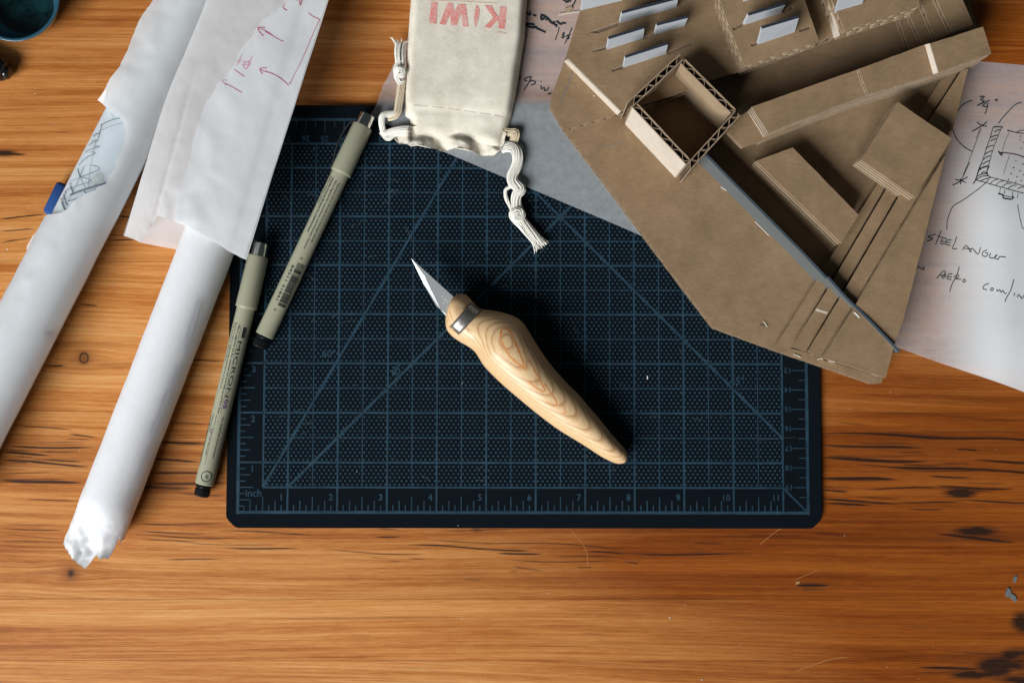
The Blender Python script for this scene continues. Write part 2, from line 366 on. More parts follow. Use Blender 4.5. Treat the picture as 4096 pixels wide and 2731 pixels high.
# ------------------------------------------------------------------ table (glued pine boards)
STREAKS = [  # x0,y0,x1,y1,width,strength in photograph coordinates
 (0,504,102,495,5,.8),(0,529,82,525,4,.7),(0,558,72,544,4,.7),(270,496,305,501,5,.8),(240,541,320,540,4,.6),(249,555,316,550,5,.8),(179,697,225,701,6,.7),
 (110,838,150,838,7,.75),(423,825,513,832,5,.7),(37,980,164,987,4,.8),(157,999,224,1006,4,.8),(150,1009,210,1011,4,.5),(15,1023,214,1029,6,1),(5,1039,112,1044,7,1),(90,1035,180,1036,5,.6),
 (0,1058,100,1062,6,.9),(55,1061,204,1070,7,1),(100,1055,190,1058,5,.6),(363,1013,470,1019,6,1),(346,1056,458,1060,5,1),(386,973,480,974,4,.6),(0,1085,120,1087,4,.5),
 (0,1100,190,1111,10,1.1),(60,1148,178,1148,4,.5),(295,1200,520,1205,6,.8),(300,1219,500,1225,5,.8),(300,1228,560,1237,5,.7),(320,1240,460,1243,4,.7),(505,1219,730,1227,5,.8),(414,1246,650,1252,4,.6),(514,1256,686,1261,6,.9),
 (374,1284,508,1286,5,.7),(0,1213,146,1216,5,.7),(0,1226,146,1235,4,.6),(0,1245,150,1244,4,.6),(0,1200,140,1206,4,.5),(330,1085,520,1090,12,.5),(330,1108,522,1112,12,.55),(410,1130,520,1138,8,.45),(300,1115,440,1120,20,.5),
 (866,1216,921,1218,5,.6),(1006,1216,1197,1217,4,.8),(860,1233,921,1235,6,.8),(974,1241,1165,1246,4,.7),(930,1251,1213,1263,6,.9),(1130,1260,1215,1263,6,1),(1143,1269,1246,1270,7,1.1),(1120,1243,1435,1257,4,.8),(1349,1268,1440,1271,6,1),(1165,1286,1435,1290,4,.8),
 (1270,1276,1435,1281,5,.7),(1175,1303,1250,1311,7,.6),(737,1262,975,1274,5,.6),(845,1279,900,1281,4,.5),(890,1286,925,1288,5,.6),(940,1280,980,1281,4,.6),(1320,1300,1365,1302,5,.6),(1060,1328,1110,1330,9,.3),
 (1888,1095,2050,1101,8,1),(1888,1125,1950,1128,6,.9),(1888,1148,2060,1154,8,1),(1892,1157,2000,1161,6,1),(1992,1122,2312,1123,4,.5),(2156,1115,2324,1122,7,.9),(2055,1151,2215,1155,5,.8),(2191,1150,2352,1153,6,.8),(2080,1167,2172,1168,5,.6),
 (2156,1228,2332,1243,10,1),(1590,1249,1665,1249,5,.7),(1435,1270,1700,1274,7,1),(1435,1292,1470,1296,9,.6),(1829,1343,1903,1346,10,1.2),(1870,1225,1960,1228,8,.45),(1620,1228,1850,1232,6,.5),
 (1883,993,2352,1011,8,1.05),(2000,997,2200,1005,9,1),(1883,1020,2119,1031,8,1),(1883,1052,2129,1060,11,1.1),(1972,1068,2352,1084,7,1),(2060,1070,2250,1079,10,1),(1883,1096,2062,1104,8,1.05),(2239,1057,2352,1061,8,1),(2151,1115,2325,1123,6,.9),
 (2194,1030,2250,1033,6,.8),(2132,1091,2231,1096,6,.8),(1990,1122,2150,1120,5,.7),(2060,1038,2130,1041,5,.5),(1920,972,2000,978,5,.4),(1900,940,2352,966,7,.25),(2160,1495,2352,1500,8,.5),(2110,1530,2260,1540,9,.9),(0,1515,2352,1523,3,.25),(0,1375,800,1377,3,.25),
 (0,350,60,354,8,.8),(100,300,190,305,3,.3),(60,205,120,207,3,.35),(1180,300,1260,306,4,.3),(1400,1560,1800,1562,4,.2),(420,1330,470,1331,5,.3),(520,1355,560,1356,5,.35),(1330,1455,1390,1458,6,.35),(800,1455,860,1458,6,.3)]
STREAKS = [((q[0], q[1], 2500, q[3] + (q[3] - q[1]) * (2500 - q[2]) / (q[2] - q[0])) + q[4:]) if q[2] >= 2350 else q for q in STREAKS]
for _ in range(110):
    x = random.uniform(-150, 2450); y = random.uniform(-60, 1600); L = random.uniform(60, 380)
    STREAKS.append((x, y, x + L, y + random.uniform(-1, 5), random.uniform(1.6, 2.6), random.uniform(.08, .22)))
STREAKS = [q[:5] + (q[5] * .72,) if (q[1] > 1195 and q[0] < 1800) else q for q in STREAKS]
for q in list(STREAKS):
    if q[5] >= .9:
        for _k in range(3):
            L = (q[2] - q[0]) * random.uniform(.3, .8); x = random.uniform(q[0] - 10, q[2] - L * .8); y = q[1] + random.uniform(-11, 11)
            STREAKS.append((x, y, x + L, y + (q[3] - q[1]) * .5, random.uniform(1.6, 2.8), random.uniform(.25, .65)))
BLOBS = [(2207,1132,34,9,1),(2246,1218,36,10,1),(2212,1133,25,7,.8),(2350,1430,20,20,1.1),(2300,1530,46,20,1.2),(2335,1508,34,16,1.0),(2240,1548,50,8,.8),(1095,1216,12,5,.9),(10,352,22,6,1),(1180,1312,10,4,.4),(2335,1560,30,16,1.0)]
KNOTS = [(193,822,10.5,40,0),(163,1316,8,30,1)]
HALOS = [(160,790,130,9,.5),(250,838,90,8,.5),(193,822,30,24,.9),(163,1316,26,20,1.0),(100,1050,150,40,.45),(420,1100,120,55,.55),(2130,1060,260,75,.35),(10,352,45,10,.7),(120,1316,60,6,.5),(230,1312,60,6,.4),(1867,1346,60,9,.5),(2300,1530,110,50,.7),(2250,1225,110,22,.5),(1080,1320,40,12,.35)]
TONES = [(150,1440,900,230,-.12),(150,760,400,200,-.08),  # pale (-) to red (+) heartwood; broad right-hand area also paints in light falloff
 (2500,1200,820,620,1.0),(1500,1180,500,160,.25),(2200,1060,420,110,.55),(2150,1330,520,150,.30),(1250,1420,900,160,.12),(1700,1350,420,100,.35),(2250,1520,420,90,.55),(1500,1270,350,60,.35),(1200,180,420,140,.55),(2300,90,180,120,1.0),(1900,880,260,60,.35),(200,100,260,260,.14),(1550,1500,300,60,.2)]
def build_table():
    root = bpy.data.objects.new('table', None); col.objects.link(root); root['kind'] = 'structure'
    root['label'] = 'glued pine table top with pitch streaks and knots'
    seams = [P(1176, y, 0).y for y in (-420, -150, 150, 604, 946, 1376, 1517, 1800, 2050)]
    X0, X1 = -40.0, 40.0
    def wpt(vx, vy): return P(vx, vy, 0)
    S = []
    for (x0, y0, x1, y1, wd, st) in STREAKS:
        a, b = wpt(x0, y0), wpt(x1, y1); S.append((a.x, a.y, b.x, b.y, wd * 0.0068, st * 1.1))
    for i in range(len(seams) - 1):
        ya, yb = seams[i], seams[i + 1]          # ya > yb
        inner = 1 <= i <= 6
        dxs, dys = (0.24, 0.034 if i in (3, 4) else 0.05) if inner else (1.0, 0.3)
        nx = int((X1 - X0) / dxs) + 1; ny = max(4, int((ya - yb) / dys) + 1)
        gap = 0.006
        xs = np.linspace(X0, X1, nx); ys = np.linspace(yb + gap, ya - gap, ny)
        gx, gy = np.meshgrid(xs, ys); gx = gx.ravel(); gy = gy.ravel()
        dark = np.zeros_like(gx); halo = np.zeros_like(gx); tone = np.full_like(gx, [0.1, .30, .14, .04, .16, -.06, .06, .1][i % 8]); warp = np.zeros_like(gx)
        for (x0, y0, x1, y1, wd, st) in S:
            ymin, ymax = min(y0, y1) - 0.6, max(y0, y1) + 0.6
            if ymax < yb or ymin > ya: continue
            t = (gx - x0) / (x1 - x0); tt = np.clip(t, 0, 1)
            tap = np.clip(np.minimum(t, 1 - t) * 4.0 + 0.08, 0, 1) * ((t > -0.02) & (t < 1.02))
            wig = 0.05 * np.sin(gx * 0.9 + y0 * 3)
            dy_ = gy - (y0 + (y1 - y0) * tt + wig)
            dark = np.maximum(dark, st * tap ** 0.5 * np.exp(-(dy_ / (wd * (0.30 + 0.60 * tap) * 0.8 + 0.010)) ** 2))
        def lob(lst, arr, mode='max'):
            for (vx, vy, rx, ry, st) in lst:
                c = wpt(vx, vy); g = st * np.exp(-((gx - c.x) / (rx * .0223)) ** 2 - ((gy - c.y) / (ry * .0223)) ** 2)
                arr[:] = np.maximum(arr, g) if mode == 'max' else arr + g
        wob = np.array([fbm(a_ * .8, b_ * 2.2, 7) for a_, b_ in zip(gx[::1], gy[::1])]) if any(ya > wpt(q[0], q[1]).y > yb for q in BLOBS) else 0.0
        dk0 = dark.copy(); dark[:] = 0; lob(BLOBS, dark); dark = np.maximum(dk0, np.clip(dark * (1.0 + 0.9 * wob), 0, 1.2)); lob(HALOS, halo)
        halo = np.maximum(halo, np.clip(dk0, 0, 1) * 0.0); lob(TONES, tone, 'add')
        for (vx, vy, r, wr, kind) in KNOTS:
            c = wpt(vx, vy)
            W = wr * 0.0223
            warp += (gy - c.y) * -0.0 + np.sign(gy - c.y) * -0.35 * np.exp(-((gx - c.x) / (W * 2.2)) ** 2) * np.exp(-np.abs(gy - c.y) / (W * 0.9))
        warp += 0.35 * np.sin(gx * 0.045 + i * 2.1) + 0.10 * np.sin(gx * 0.16 + i)
        warp += gx * 0.010
        zt = (i % 2) * 0.002
        verts = np.c_[gx, gy, np.full_like(gx, zt)]
        n0 = len(verts)
        idx = np.arange(nx * ny).reshape(ny, nx)
        f = np.stack([idx[:-1, :-1], idx[:-1, 1:], idx[1:, 1:], idx[1:, :-1]], -1).reshape(-1, 4)
        faces = f.tolist()
        bot = [(X0, yb + gap, -2.5), (X1, yb + gap, -2.5), (X1, ya - gap, -2.5), (X0, ya - gap, -2.5)]
        vl = verts.tolist() + bot
        c4 = [idx[0, 0], idx[0, -1], idx[-1, -1], idx[-1, 0]]
        faces += [[n0 + 3, n0 + 2, n0 + 1, n0]]
        faces += [[int(q) for q in idx[0][::-1]] + [n0, n0 + 1], [int(q) for q in idx[-1]] + [n0 + 2, n0 + 3],
                  [int(q) for q in idx[:, 0]] + [n0 + 3, n0], [int(q) for q in idx[::-1, -1]] + [n0 + 1, n0 + 2]]
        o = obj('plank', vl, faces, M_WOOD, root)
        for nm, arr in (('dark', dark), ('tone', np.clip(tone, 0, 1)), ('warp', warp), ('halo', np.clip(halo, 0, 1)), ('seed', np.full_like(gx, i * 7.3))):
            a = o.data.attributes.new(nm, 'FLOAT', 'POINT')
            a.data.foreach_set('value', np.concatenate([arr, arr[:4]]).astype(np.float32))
    return root
table = build_table()

# ------------------------------------------------------------------ cutting mat
ZM = 0.30
def inch(ix, iy): return ((ix - 6) * 2.54, (iy - 3.45) * 2.54)
def text_geo(body, size, bold=0.0):
    c = bpy.data.curves.new('t', 'FONT'); c.body = body; c.size = size; c.offset = bold; c.resolution_u = 3
    o = bpy.data.objects.new('t', c); me = bpy.data.meshes.new_from_object(o)
    v = [tuple(x.co) for x in me.vertices]; f = [tuple(p.vertices) for p in me.polygons]
    bpy.data.objects.remove(o); bpy.data.curves.remove(c); bpy.data.meshes.remove(me)
    xs = [p[0] for p in v] or [0]; ys = [p[1] for p in v] or [0]
    return v, f, (min(xs), max(xs), min(ys), max(ys))
def build_mat():
    root = thing('cutting_mat', 'dark navy self healing cutting mat with blue grid and inch rulers', 'cutting mat', (0, 0, 0))
    x0, y0 = inch(-0.235, -0.315); x1, y1 = inch(11.785, 8.30)
    def corner(cx, cy, sx, sy):
        c = 0.50; r = 0.20; pts = []
        # cut corner with softened ends
        a = (cx, cy + sy * c); b = (cx + sx * c, cy)
        for q0, q1, q2 in (((cx, cy + sy * (c + r)), a, (cx + sx * r * .7, cy + sy * (c - r * .7))), ((cx + sx * (c - r * .7), cy + sy * r * .7), b, (cx + sx * (c + r), cy))):
            for k in range(5):
                t = k / 4; pts.append(tuple((1 - t) ** 2 * q0[i] + 2 * t * (1 - t) * q1[i] + t * t * q2[i] for i in range(2)))
        return pts
    pts = corner(x0, y0, 1, 1) + corner(x1, y0, -1, 1)[::-1] + corner(x1, y1, -1, -1) + corner(x0, y1, 1, -1)[::-1]
    gx0, gy0 = inch(0.5, 0.5); gx1, gy1 = inch(11, 7.5)
    n = len(pts); b = 0.03
    cx, cy = (x0 + x1) / 2, (y0 + y1) / 2
    ins = [(px + (b if px < cx else -b) * 0.8, py + (b if py < cy else -b) * 0.8) for px, py in pts]
    V = [(p[0], p[1], 0.004) for p in pts] + [(p[0], p[1], ZM - b) for p in pts] + [(p[0], p[1], ZM) for p in ins]
    F = []
    for lv in (0, 1):
        for i in range(n):
            j = (i + 1) % n; F.append((lv * n + i, lv * n + j, (lv + 1) * n + j, (lv + 1) * n + i))
    F.append(tuple(range(n - 1, -1, -1)))
    k = len(V); V += [(gx0, gy0, ZM), (gx1, gy0, ZM), (gx1, gy1, ZM), (gx0, gy1, ZM)]
    # the top face as a ring round the dotted field
    tess = tessellate_polygon([[Vector(V[2 * n + i]) for i in range(n)], [Vector(V[k + 3 - i]) for i in range(4)]])
    mp = [2 * n + i for i in range(n)] + [k + 3 - i for i in range(4)]
    for t in tess:
        t = [mp[i] for i in t]
        a, b2, c = (Vector(V[i]) for i in t)
        if (b2 - a).cross(c - a).z < 0: t = t[::-1]
        F.append(tuple(t))
    V2 = [(gx0, gy0, ZM), (gx1, gy0, ZM), (gx1, gy1, ZM), (gx0, gy1, ZM)]
    k2 = len(V); V += V2; F.append((k2, k2 + 1, k2 + 2, k2 + 3))
    o = obj('mat_body', V, F, M_MAT, root)
    a = o.data.attributes.new('dotted', 'FLOAT', 'POINT'); a.data.foreach_set('value', [0.0] * k2 + [1.0] * 4)
    z = ZM + 0.008
    mb = MB(); lvl = [0]
    def line(ix0, iy0, ix1, iy1, wd, dz=0.0):
        a = Vector(inch(ix0, iy0)); b = Vector(inch(ix1, iy1)); d = (b - a).normalized(); nn = Vector((-d.y, d.x)) * wd * 1.08
        m = max(1, int((b - a).length / 0.8)); vs = []; fs = []
        for i in range(m + 1):
            p = a.lerp(b, i / m); j = 1 + random.uniform(-.08, .08)
            vs += [(p.x + nn.x * j, p.y + nn.y * j, z + dz), (p.x - nn.x * j, p.y - nn.y * j, z + dz)]
            if i: q = 2 * i; fs.append((q - 2, q - 1, q + 1, q))
        mb.add(vs, fs)
    for i in range(22):
        x = 0.5 + i * .5; line(x, .5, x, 7.5, .046 if (i % 2 or i in (0, 21)) else .024, 0.0)
    for i in range(15):
        y = 0.5 + i * .5; line(.5, y, 11, y, .046 if (i % 2 or i in (0, 14)) else .024, 0.0016)
    line(.5, .5, .5 + 7 / math.tan(math.radians(60)), 7.5, .058, 0.0032)
    line(1, .5, 8, 7.5, .058, 0.0032); line(5, 7.5, 11, 1.5, .058, 0.0048); line(11, .5, 11.5, 0, .045, 0.0032)
    line(0, -.035, 0, 8.035, .07, 0.0); line(11.5, -.035, 11.5, 8.035, .07, 0.0); line(-.035, 0, 11.535, 0, .07, 0.0016); line(-.035, 8, 11.535, 8, .07, 0.0016)
    for e in range(1, 89):
        x = e / 8
        if x > 11.3: break
        if e % 8 == 0: line(x, 0.03, x, .5, .044, 0.0)
        else: line(x, .03, x, .31 if e % 4 == 0 else (.235 if e % 2 == 0 else .145), .026, 0.0)
    for e in range(1, 63):
        y = e / 8
        if e % 8 == 0: line(.03, y, .5, y, .040, 0.0)
        else: line(.03, y, .31 if e % 4 == 0 else (.235 if e % 2 == 0 else .145), y, .026, 0.0)
    line(.25, .25, .25, .06, .02, .0032)
    for h in range(0, 41):
        y = .51 + h / 5.08
        if y < 7.95: line(11.47, y, 11.19 if h % 2 == 0 else 11.33, y, .022, 0.0)
    line(11.47, .51 - 1 / 5.08, 11.33, .51 - 1 / 5.08, .022, 0.0)
    for h in range(0, 56):
        x = 1.67 - 2 / 2.54 + h / 5.08
        if x > .1: line(x, 7.97, x, 7.72 if h % 2 == 0 else 7.85, .022, 0.0)
    mb.build('printed_grid', M_PRINT, root)['kind'] = 'stuff'
    tb = MB()
    def put(body, ix, iy, h, rot=0.0):
        v, f, bb = text_geo(body, 1.0, 0.022); s = h * 2.54 / 0.69
        cx_, cy_ = (bb[0] + bb[1]) / 2, (bb[2] + bb[3]) / 2; c, sn = math.cos(rot), math.sin(rot); o_ = inch(ix, iy)
        tb.add([(o_[0] + ((x - cx_) * c - (y - cy_) * sn) * s, o_[1] + ((x - cx_) * sn + (y - cy_) * c) * s, z + 0.0064) for x, y, _ in v], f)
    for i in range(1, 12): put(str(i), i - .125 - (.02 if i > 9 else 0), .305, .125)
    for i in range(1, 8): put(str(i), .285, i - .125, .125)
    put('inch', .315, .385, .14)
    for k_ in range(7, 20): put(str(k_), 11.11, .51 + (19 - k_) / 2.54, .105, math.pi)
    for k_ in range(3, 29):
        x = 1.67 + (25 - k_) / 2.54
        if .2 < x < 11.3: put(str(k_), x, 7.60, .115, math.pi)
    put('45°', 10.09, 2.66, .145); put('45°', 3.18, 2.86, .145, math.radians(45)); put('60°', 1.80, 3.20, .145)
    tb.build('printed_numbers', M_PRINT, root)['kind'] = 'stuff'
    return root
mat = build_mat()

# ------------------------------------------------------------------ generic sheets over a height function
def clean(poly):
    out = []
    for p in poly:
        if not out or (Vector(p) - Vector(out[-1])).length > 0.02: out.append(tuple(p))
    return out
def rough_edge(poly, amp, step=0.12, which=None):
    """break straight runs of an outline into a torn line"""
    out = []; n = len(poly)
    for i in range(n):
        a = Vector(poly[i]); b = Vector(poly[(i + 1) % n]); L = (b - a).length
        m = max(1, int(L / step)); d = (b - a) / max(L, 1e-6); nn = Vector((-d.y, d.x))
        aa = amp if (which is None or i in which) else 0.0
        for k in range(m):
            q = a + (b - a) * (k / m); j = 0.0 if k == 0 else aa * fbm(q.x * 4.1, q.y * 4.1, 3.3)
            out.append((q.x + nn.x * j, q.y + nn.y * j))
    return out
def world_poly(vpts, zf):
    out = []
    for vx, vy in vpts:
        z = 0.5
        for _ in range(6):
            p = P(vx, vy, z); z = zf(p.x, p.y)
        p = P(vx, vy, z); out.append((p.x, p.y))
    return out
def sheet_geo(poly, zf, step):
    xs = [p[0] for p in poly]; ys = [p[1] for p in poly]
    pts = [Vector(p) for p in poly]; n = len(pts)
    edges = [(i, (i + 1) % n) for i in range(n)]
    A = np.array(poly); B = np.roll(A, -1, 0)
    gx, gy = np.meshgrid(np.arange(min(xs), max(xs), step), np.arange(min(ys), max(ys), step))
    gx = gx + (np.arange(gx.shape[0])[:, None] % 2) * step * .5
    Q = np.c_[gx.ravel(), gy.ravel()]
    ins = np.zeros(len(Q), bool); dmin = np.full(len(Q), 1e9)
    for (ax, ay), (bx, by) in zip(A, B):
        cnd = ((ay > Q[:, 1]) != (by > Q[:, 1]))
        with np.errstate(divide='ignore', invalid='ignore'):
            xi = (bx - ax) * (Q[:, 1] - ay) / (by - ay) + ax
        ins ^= cnd & (Q[:, 0] < xi)
        L2 = (bx - ax) ** 2 + (by - ay) ** 2 + 1e-12
        t = np.clip(((Q[:, 0] - ax) * (bx - ax) + (Q[:, 1] - ay) * (by - ay)) / L2, 0, 1)
        dmin = np.minimum(dmin, np.hypot(Q[:, 0] - ax - t * (bx - ax), Q[:, 1] - ay - t * (by - ay)))
    Q = Q[ins & (dmin > step * .45)]
    pts += [Vector((float(a), float(b))) for a, b in Q]
    v, e, f, *_ = delaunay_2d_cdt(pts, edges, [], 1, 1e-5)
    V = [(p.x, p.y, zf(p.x, p.y)) for p in v]
    F = []
    for t in f:
        t = list(t); a, b, c = (V[i] for i in t[:3])
        if (b[0] - a[0]) * (c[1] - a[1]) - (b[1] - a[1]) * (c[0] - a[0]) < 0: t = t[::-1]
        F.append(tuple(t))
    return V, F
def strokes(name, lines, bvh, mat_, parent, width=1.6, lift=0.012, jitter=0.15):
    """ink, pencil or thread lines laid on whatever surface lies under them"""
    mb = MB()
    for li, ln in enumerate(lines):
        wd = width
        if isinstance(ln, tuple) and isinstance(ln[0], (int, float)): wd, ln = ln[0], ln[1]
        # smooth a little
        pts = [Vector(p) for p in ln]
        dense = []
        for i in range(len(pts) - 1):
            p0 = pts[max(0, i - 1)]; p1 = pts[i]; p2 = pts[i + 1]; p3 = pts[min(len(pts) - 1, i + 2)]
            m = max(2, int((p2 - p1).length / 5))
            for k in range(m):
                t = k / m
                dense.append(0.5 * ((2 * p1) + (p2 - p0) * t + (2 * p0 - 5 * p1 + 4 * p2 - p3) * t * t + (3 * p1 - p0 - 3 * p2 + p3) * t ** 3))
        dense.append(pts[-1])
        vs = []; fs = []; ok = 0
        for i, p in enumerate(dense):
            d = (dense[min(i + 1, len(dense) - 1)] - dense[max(i - 1, 0)])
            if d.length < 1e-6: d = Vector((1, 0))
            d.normalize(); nn = Vector((-d.y, d.x)); j = wd * .5 * (1 + jitter * fbm(p.x * .09, p.y * .09, li))
            row = []
            for s in (1, -1):
                q = p + nn * j * s; dr = ray(q.x, q.y).normalized()
                h = bvh.ray_cast(CAM, dr)
                if h[0] is None: row = None; break
                row.append(h[0] - dr * lift / max(.25, abs(dr.z)))
            if row is None: ok = 0; continue
            vs += row; ok += 1
            if ok > 1:
                k = len(vs); fs.append((k - 4, k - 3, k - 1, k - 2))
        if fs: mb.add(vs, fs)
    o = mb.build(name, mat_, parent); o['kind'] = 'stuff'
    return o

# ------------------------------------------------------------------ paper rolls
def axis_pts(a, b, z): return P(*a, z), P(*b, z)
class Axis:
    def __init__(s, v0, v1, z):
        a = P(*v0, z); b = P(*v1, z); s.o = Vector((a.x, a.y)); s.d = Vector((b.x - a.x, b.y - a.y)); s.L = s.d.length; s.d /= s.L
        s.n = Vector((s.d.y, -s.d.x))
        if s.n.x < 0: s.n = -s.n              # n points to the right of the picture
    def st(s, x, y):
        q = Vector((x, y)) - s.o; return q.dot(s.d), q.dot(s.n)
    def pt(s, t, q, z): 
        p = s.o + s.d * t + s.n * q; return (p.x, p.y, z)
def tube(ax, t0, tend, prof, nt=60, na=48, crump=None):
    V = []; F = []
    for i in range(nt + 1):
        for j in range(na):
            th = 2 * math.pi * j / na
            te = tend(th) if callable(tend) else tend
            t = t0 + (te - t0) * i / nt
            q, z = prof(t, th)
            if crump:
                dq, dz = crump(t, th, te); q += dq; z += dz
            V.append(ax.pt(t, q, z))
    for i in range(nt):
        for j in range(na):
            k = (j + 1) % na; F.append((i * na + j, i * na + k, (i + 1) * na + k, (i + 1) * na + j))
    return V, F
# --- left roll: tight core and a torn outer turn
RA = 1.42
axA = Axis((480, -60), (-64, 1003), RA)
rollA = thing('tracing_paper_roll', 'torn roll of white tracing paper with a pencil sketch, at the left edge', 'paper roll', (axA.o.x, axA.o.y, 0), 'rolls of tracing paper')
def prA(t, th):
    return RA * math.cos(th), RA + 0.01 + RA * math.sin(th)
v, f = tube(axA, -2.5, axA.L + 3, prA, 90, 56, lambda t, th, te: (0.02 * fbm(t * .5, th * 1.2), 0.02 * fbm(t * .6, th * 1.3, 5)))
M_PAPERI = roll_material('bluish_inner_paper', (0.60, 0.655, 0.69))
coreA = obj('rolled_core', v, f, M_PAPERI, rollA, True)
tA = lambda vx, vy: axA.st(*P(vx, vy, RA * 1.5)[:2])[0]
T_FLAP = tA(240, 245); T_MID = tA(150, 500); T_LOW = tA(40, 660)
def zA(x, y):
    t, q = axA.st(x, y)
    R = RA + 0.13 + (0.16 * smooth01((t - T_FLAP) / (T_LOW - T_FLAP)) if q < 0 else 0.0)
    top = RA + RA + .13
    fl = 1 - smooth01((t - T_FLAP + 1.6) / 2.2)          # overhanging flap at the top end
    qq = max(-R * 0.999, min(R * 0.999, q))
    z = RA + math.sqrt(max(0, R * R - qq * qq)) * (RA + .13) / R
    if abs(q) > R * 0.97: z -= (abs(q) - R * 0.97) * 6
    z = max(z, 0.25)
    if q < 0:
        zf = top - 0.16 * q * q * 0.55 - 0.02 * abs(q)
        z = z * (1 - fl) + max(zf, z * .2) * fl
    z += (0.05 * fbm(x * .8, y * .8, 1.0) + 0.020 * fbm(x * 2.6, y * 2.6, 4.0)) * (1.0 if q < 0 else .35)
    vd = noise.voronoi(Vector((x * .6 + 9, y * .45, 1.5)))[0]; z -= 0.10 * max(0.0, .22 - (vd[1] - vd[0])) * (1 if q < .4 else 0)
    return z
tearA = [(352, -40), (352, 0), (324, 40), (310, 70), (299, 100), (276, 152), (249, 189), (224, 230), (249, 249), (274, 269), (286, 286), (289, 312), (280, 345), (268, 366), (264, 387), (249, 407), (244, 422), (224, 429), (219, 437), (199, 444), (174, 459), (154, 481), (139, 489), (110, 511), (96, 519), (75, 541), (62, 564), (58, 593), (54, 610), (40, 636)]
edgeA = tearA + [(0, 702), (-70, 822), (-110, 900)]
pw = world_poly(edgeA, zA)
for t_ in np.linspace(axA.L + 2, -1.5, 40): pw.append(axA.pt(float(t_), (RA + .13) * .985, 0)[:2])
torn = set(range(1, 29))
v, f = sheet_geo(clean(rough_edge(pw, 0.045, 0.13, torn)), zA, 0.22)
outA = obj('torn_outer_sheet', v, f, M_PAPER2, rollA, True)
# --- blue rod tucked under the left roll
def capsule(name, a, b, r, mat_, parent=None, loc=None, n=16):
    mb = MB(); d = (b - a); L = d.length; d.normalize(); u = Vector((-d.y, d.x, 0)).normalized(); w2 = d.cross(u)
    prof = [(0, .0), (0, .6 * r), (.12 * r, .86 * r), (.35 * r, r), (L - .35 * r, r), (L - .12 * r, .86 * r), (L, .6 * r), (L, 0)]
    V = []; F = []
    for s, q in prof:
        for k in range(n):
            th = 2 * math.pi * k / n; V.append(a + d * s + (u * math.cos(th) + w2 * math.sin(th)) * max(q, 1e-3))
    for i in range(len(prof) - 1):
        for k in range(n):
            k2 = (k + 1) % n; F.append((i * n + k, i * n + k2, (i + 1) * n + k2, (i + 1) * n + k))
    return obj(name, V, F, mat_, parent, True, None, loc)
pa = P(151, 424, 0.45); pb = P(117, 496, 0.45)
b0 = capsule('blue_eraser', pa, pb, 0.44, M_BLUE, None, (pa.x, pa.y, 0))
tag(b0, 'short blue felt rod sticking out from under the torn left paper roll', 'felt rod')

# --- tight narrow roll whose crumpled end points down
RC = 1.34
axC = Axis((506, 492), (207, 1262), RC)
rollC = thing('tracing_paper_roll', 'narrow tight roll of white tracing paper with a crumpled pinched lower end', 'paper roll', (axC.o.x, axC.o.y, 0), 'rolls of tracing paper')
def tC(vx, vy, z): return axC.st(*P(vx, vy, z)[:2])[0]
endtab = []
for vx, vy, z_ in [(281, 1228, 1.35), (279, 1240, 1.5), (273, 1257, 1.5), (260, 1281, 1.2), (254, 1277, 1.2), (245, 1278, 1.2), (235, 1269, 1.3), (228, 1275, 1.2), (222, 1283, 1.1), (210, 1300, .9), (190, 1287, 1.2), (162, 1264, 1.5), (150, 1246, 1.4), (146, 1238, 1.35)]:
    t_, q_ = axC.st(*P(vx, vy, z_)[:2]); endtab.append((math.degrees(math.acos(max(-1, min(1, q_ / RC)))), t_))
endtab.sort(); endtab[0] = (0, endtab[0][1]); endtab[-1] = (180, endtab[-1][1])
endtab += [(225, endtab[-1][1] + .1), (270, endtab[-1][1] + .4), (315, endtab[0][1] + .2), (360, endtab[0][1])]
def tendC(th):
    d = math.degrees(th) % 360
    for (a, ta), (b, tb) in zip(endtab, endtab[1:]):
        if a <= d <= b:
            k = (d - a) / max(1e-6, b - a); return ta + (tb - ta) * k
    return endtab[-1][1]
def prC(t, th):
    return RC * math.cos(th), RC + 0.01 + RC * math.sin(th)
TEC = tC(281, 1228, 1.3)
def crC(t, th, te):
    e = smooth01((t - (TEC - 1.5)) / 2.6); sn = math.sin(th); s_ = max(0, sn)
    fold = math.sin(th * 6 + 0.8 * t + 1.3 * fbm(t * .6, th * .9, 4)) * 0.13 * e * s_
    dent = 0.55 * math.exp(-((th - 1.45) / .30) ** 2) * smooth01((t - TEC - .1) / .9)
    dz = -e * s_ * RC * 0.4 + fold * .7 - dent * 0.45 + e * s_ * (0.10 * fbm(t * 1.3, th * 1.4, 2) - 0.30 * abs(fbm(t * 1.1 + th, th * 1.9, 12, 2)) - 0.12 * abs(fbm(t * 2.6, th * 3.2, 14, 2)) - 0.28 * max(0, .30 - (lambda q: q[1] - q[0])(noise.voronoi(Vector((t * 1.25, th * 1.7, 3.0)))[0]))) + 0.010 * fbm(t * .7, th)
    dq = 0.02 * fbm(t * .6, th * 1.1, 7) + e * 0.05 * fbm(t * 1.2, th * 1.2, 9)
    return dq, dz
v, f = tube(axC, -0.5, tendC, prC, 150, 84, crC)
coreC = obj('rolled_core', v, f, M_PAPER, rollC, True)
def zC(x, y):
    t, q = axC.st(x, y); R = RC + 0.035; qq = max(-R * .999, min(R * .999, q))
    return RC + math.sqrt(R * R - qq * qq) - max(0, abs(q) - R * .97) * 4
seamC = [(452, 690), (440, 722), (432, 760), (424, 790), (420, 830), (404, 850), (396, 880), (372, 910), (362, 950), (345, 985), (352, 1030), (338, 1062), (334, 1082), (352, 1030), (388, 926), (401, 888), (430, 800), (462, 694)]
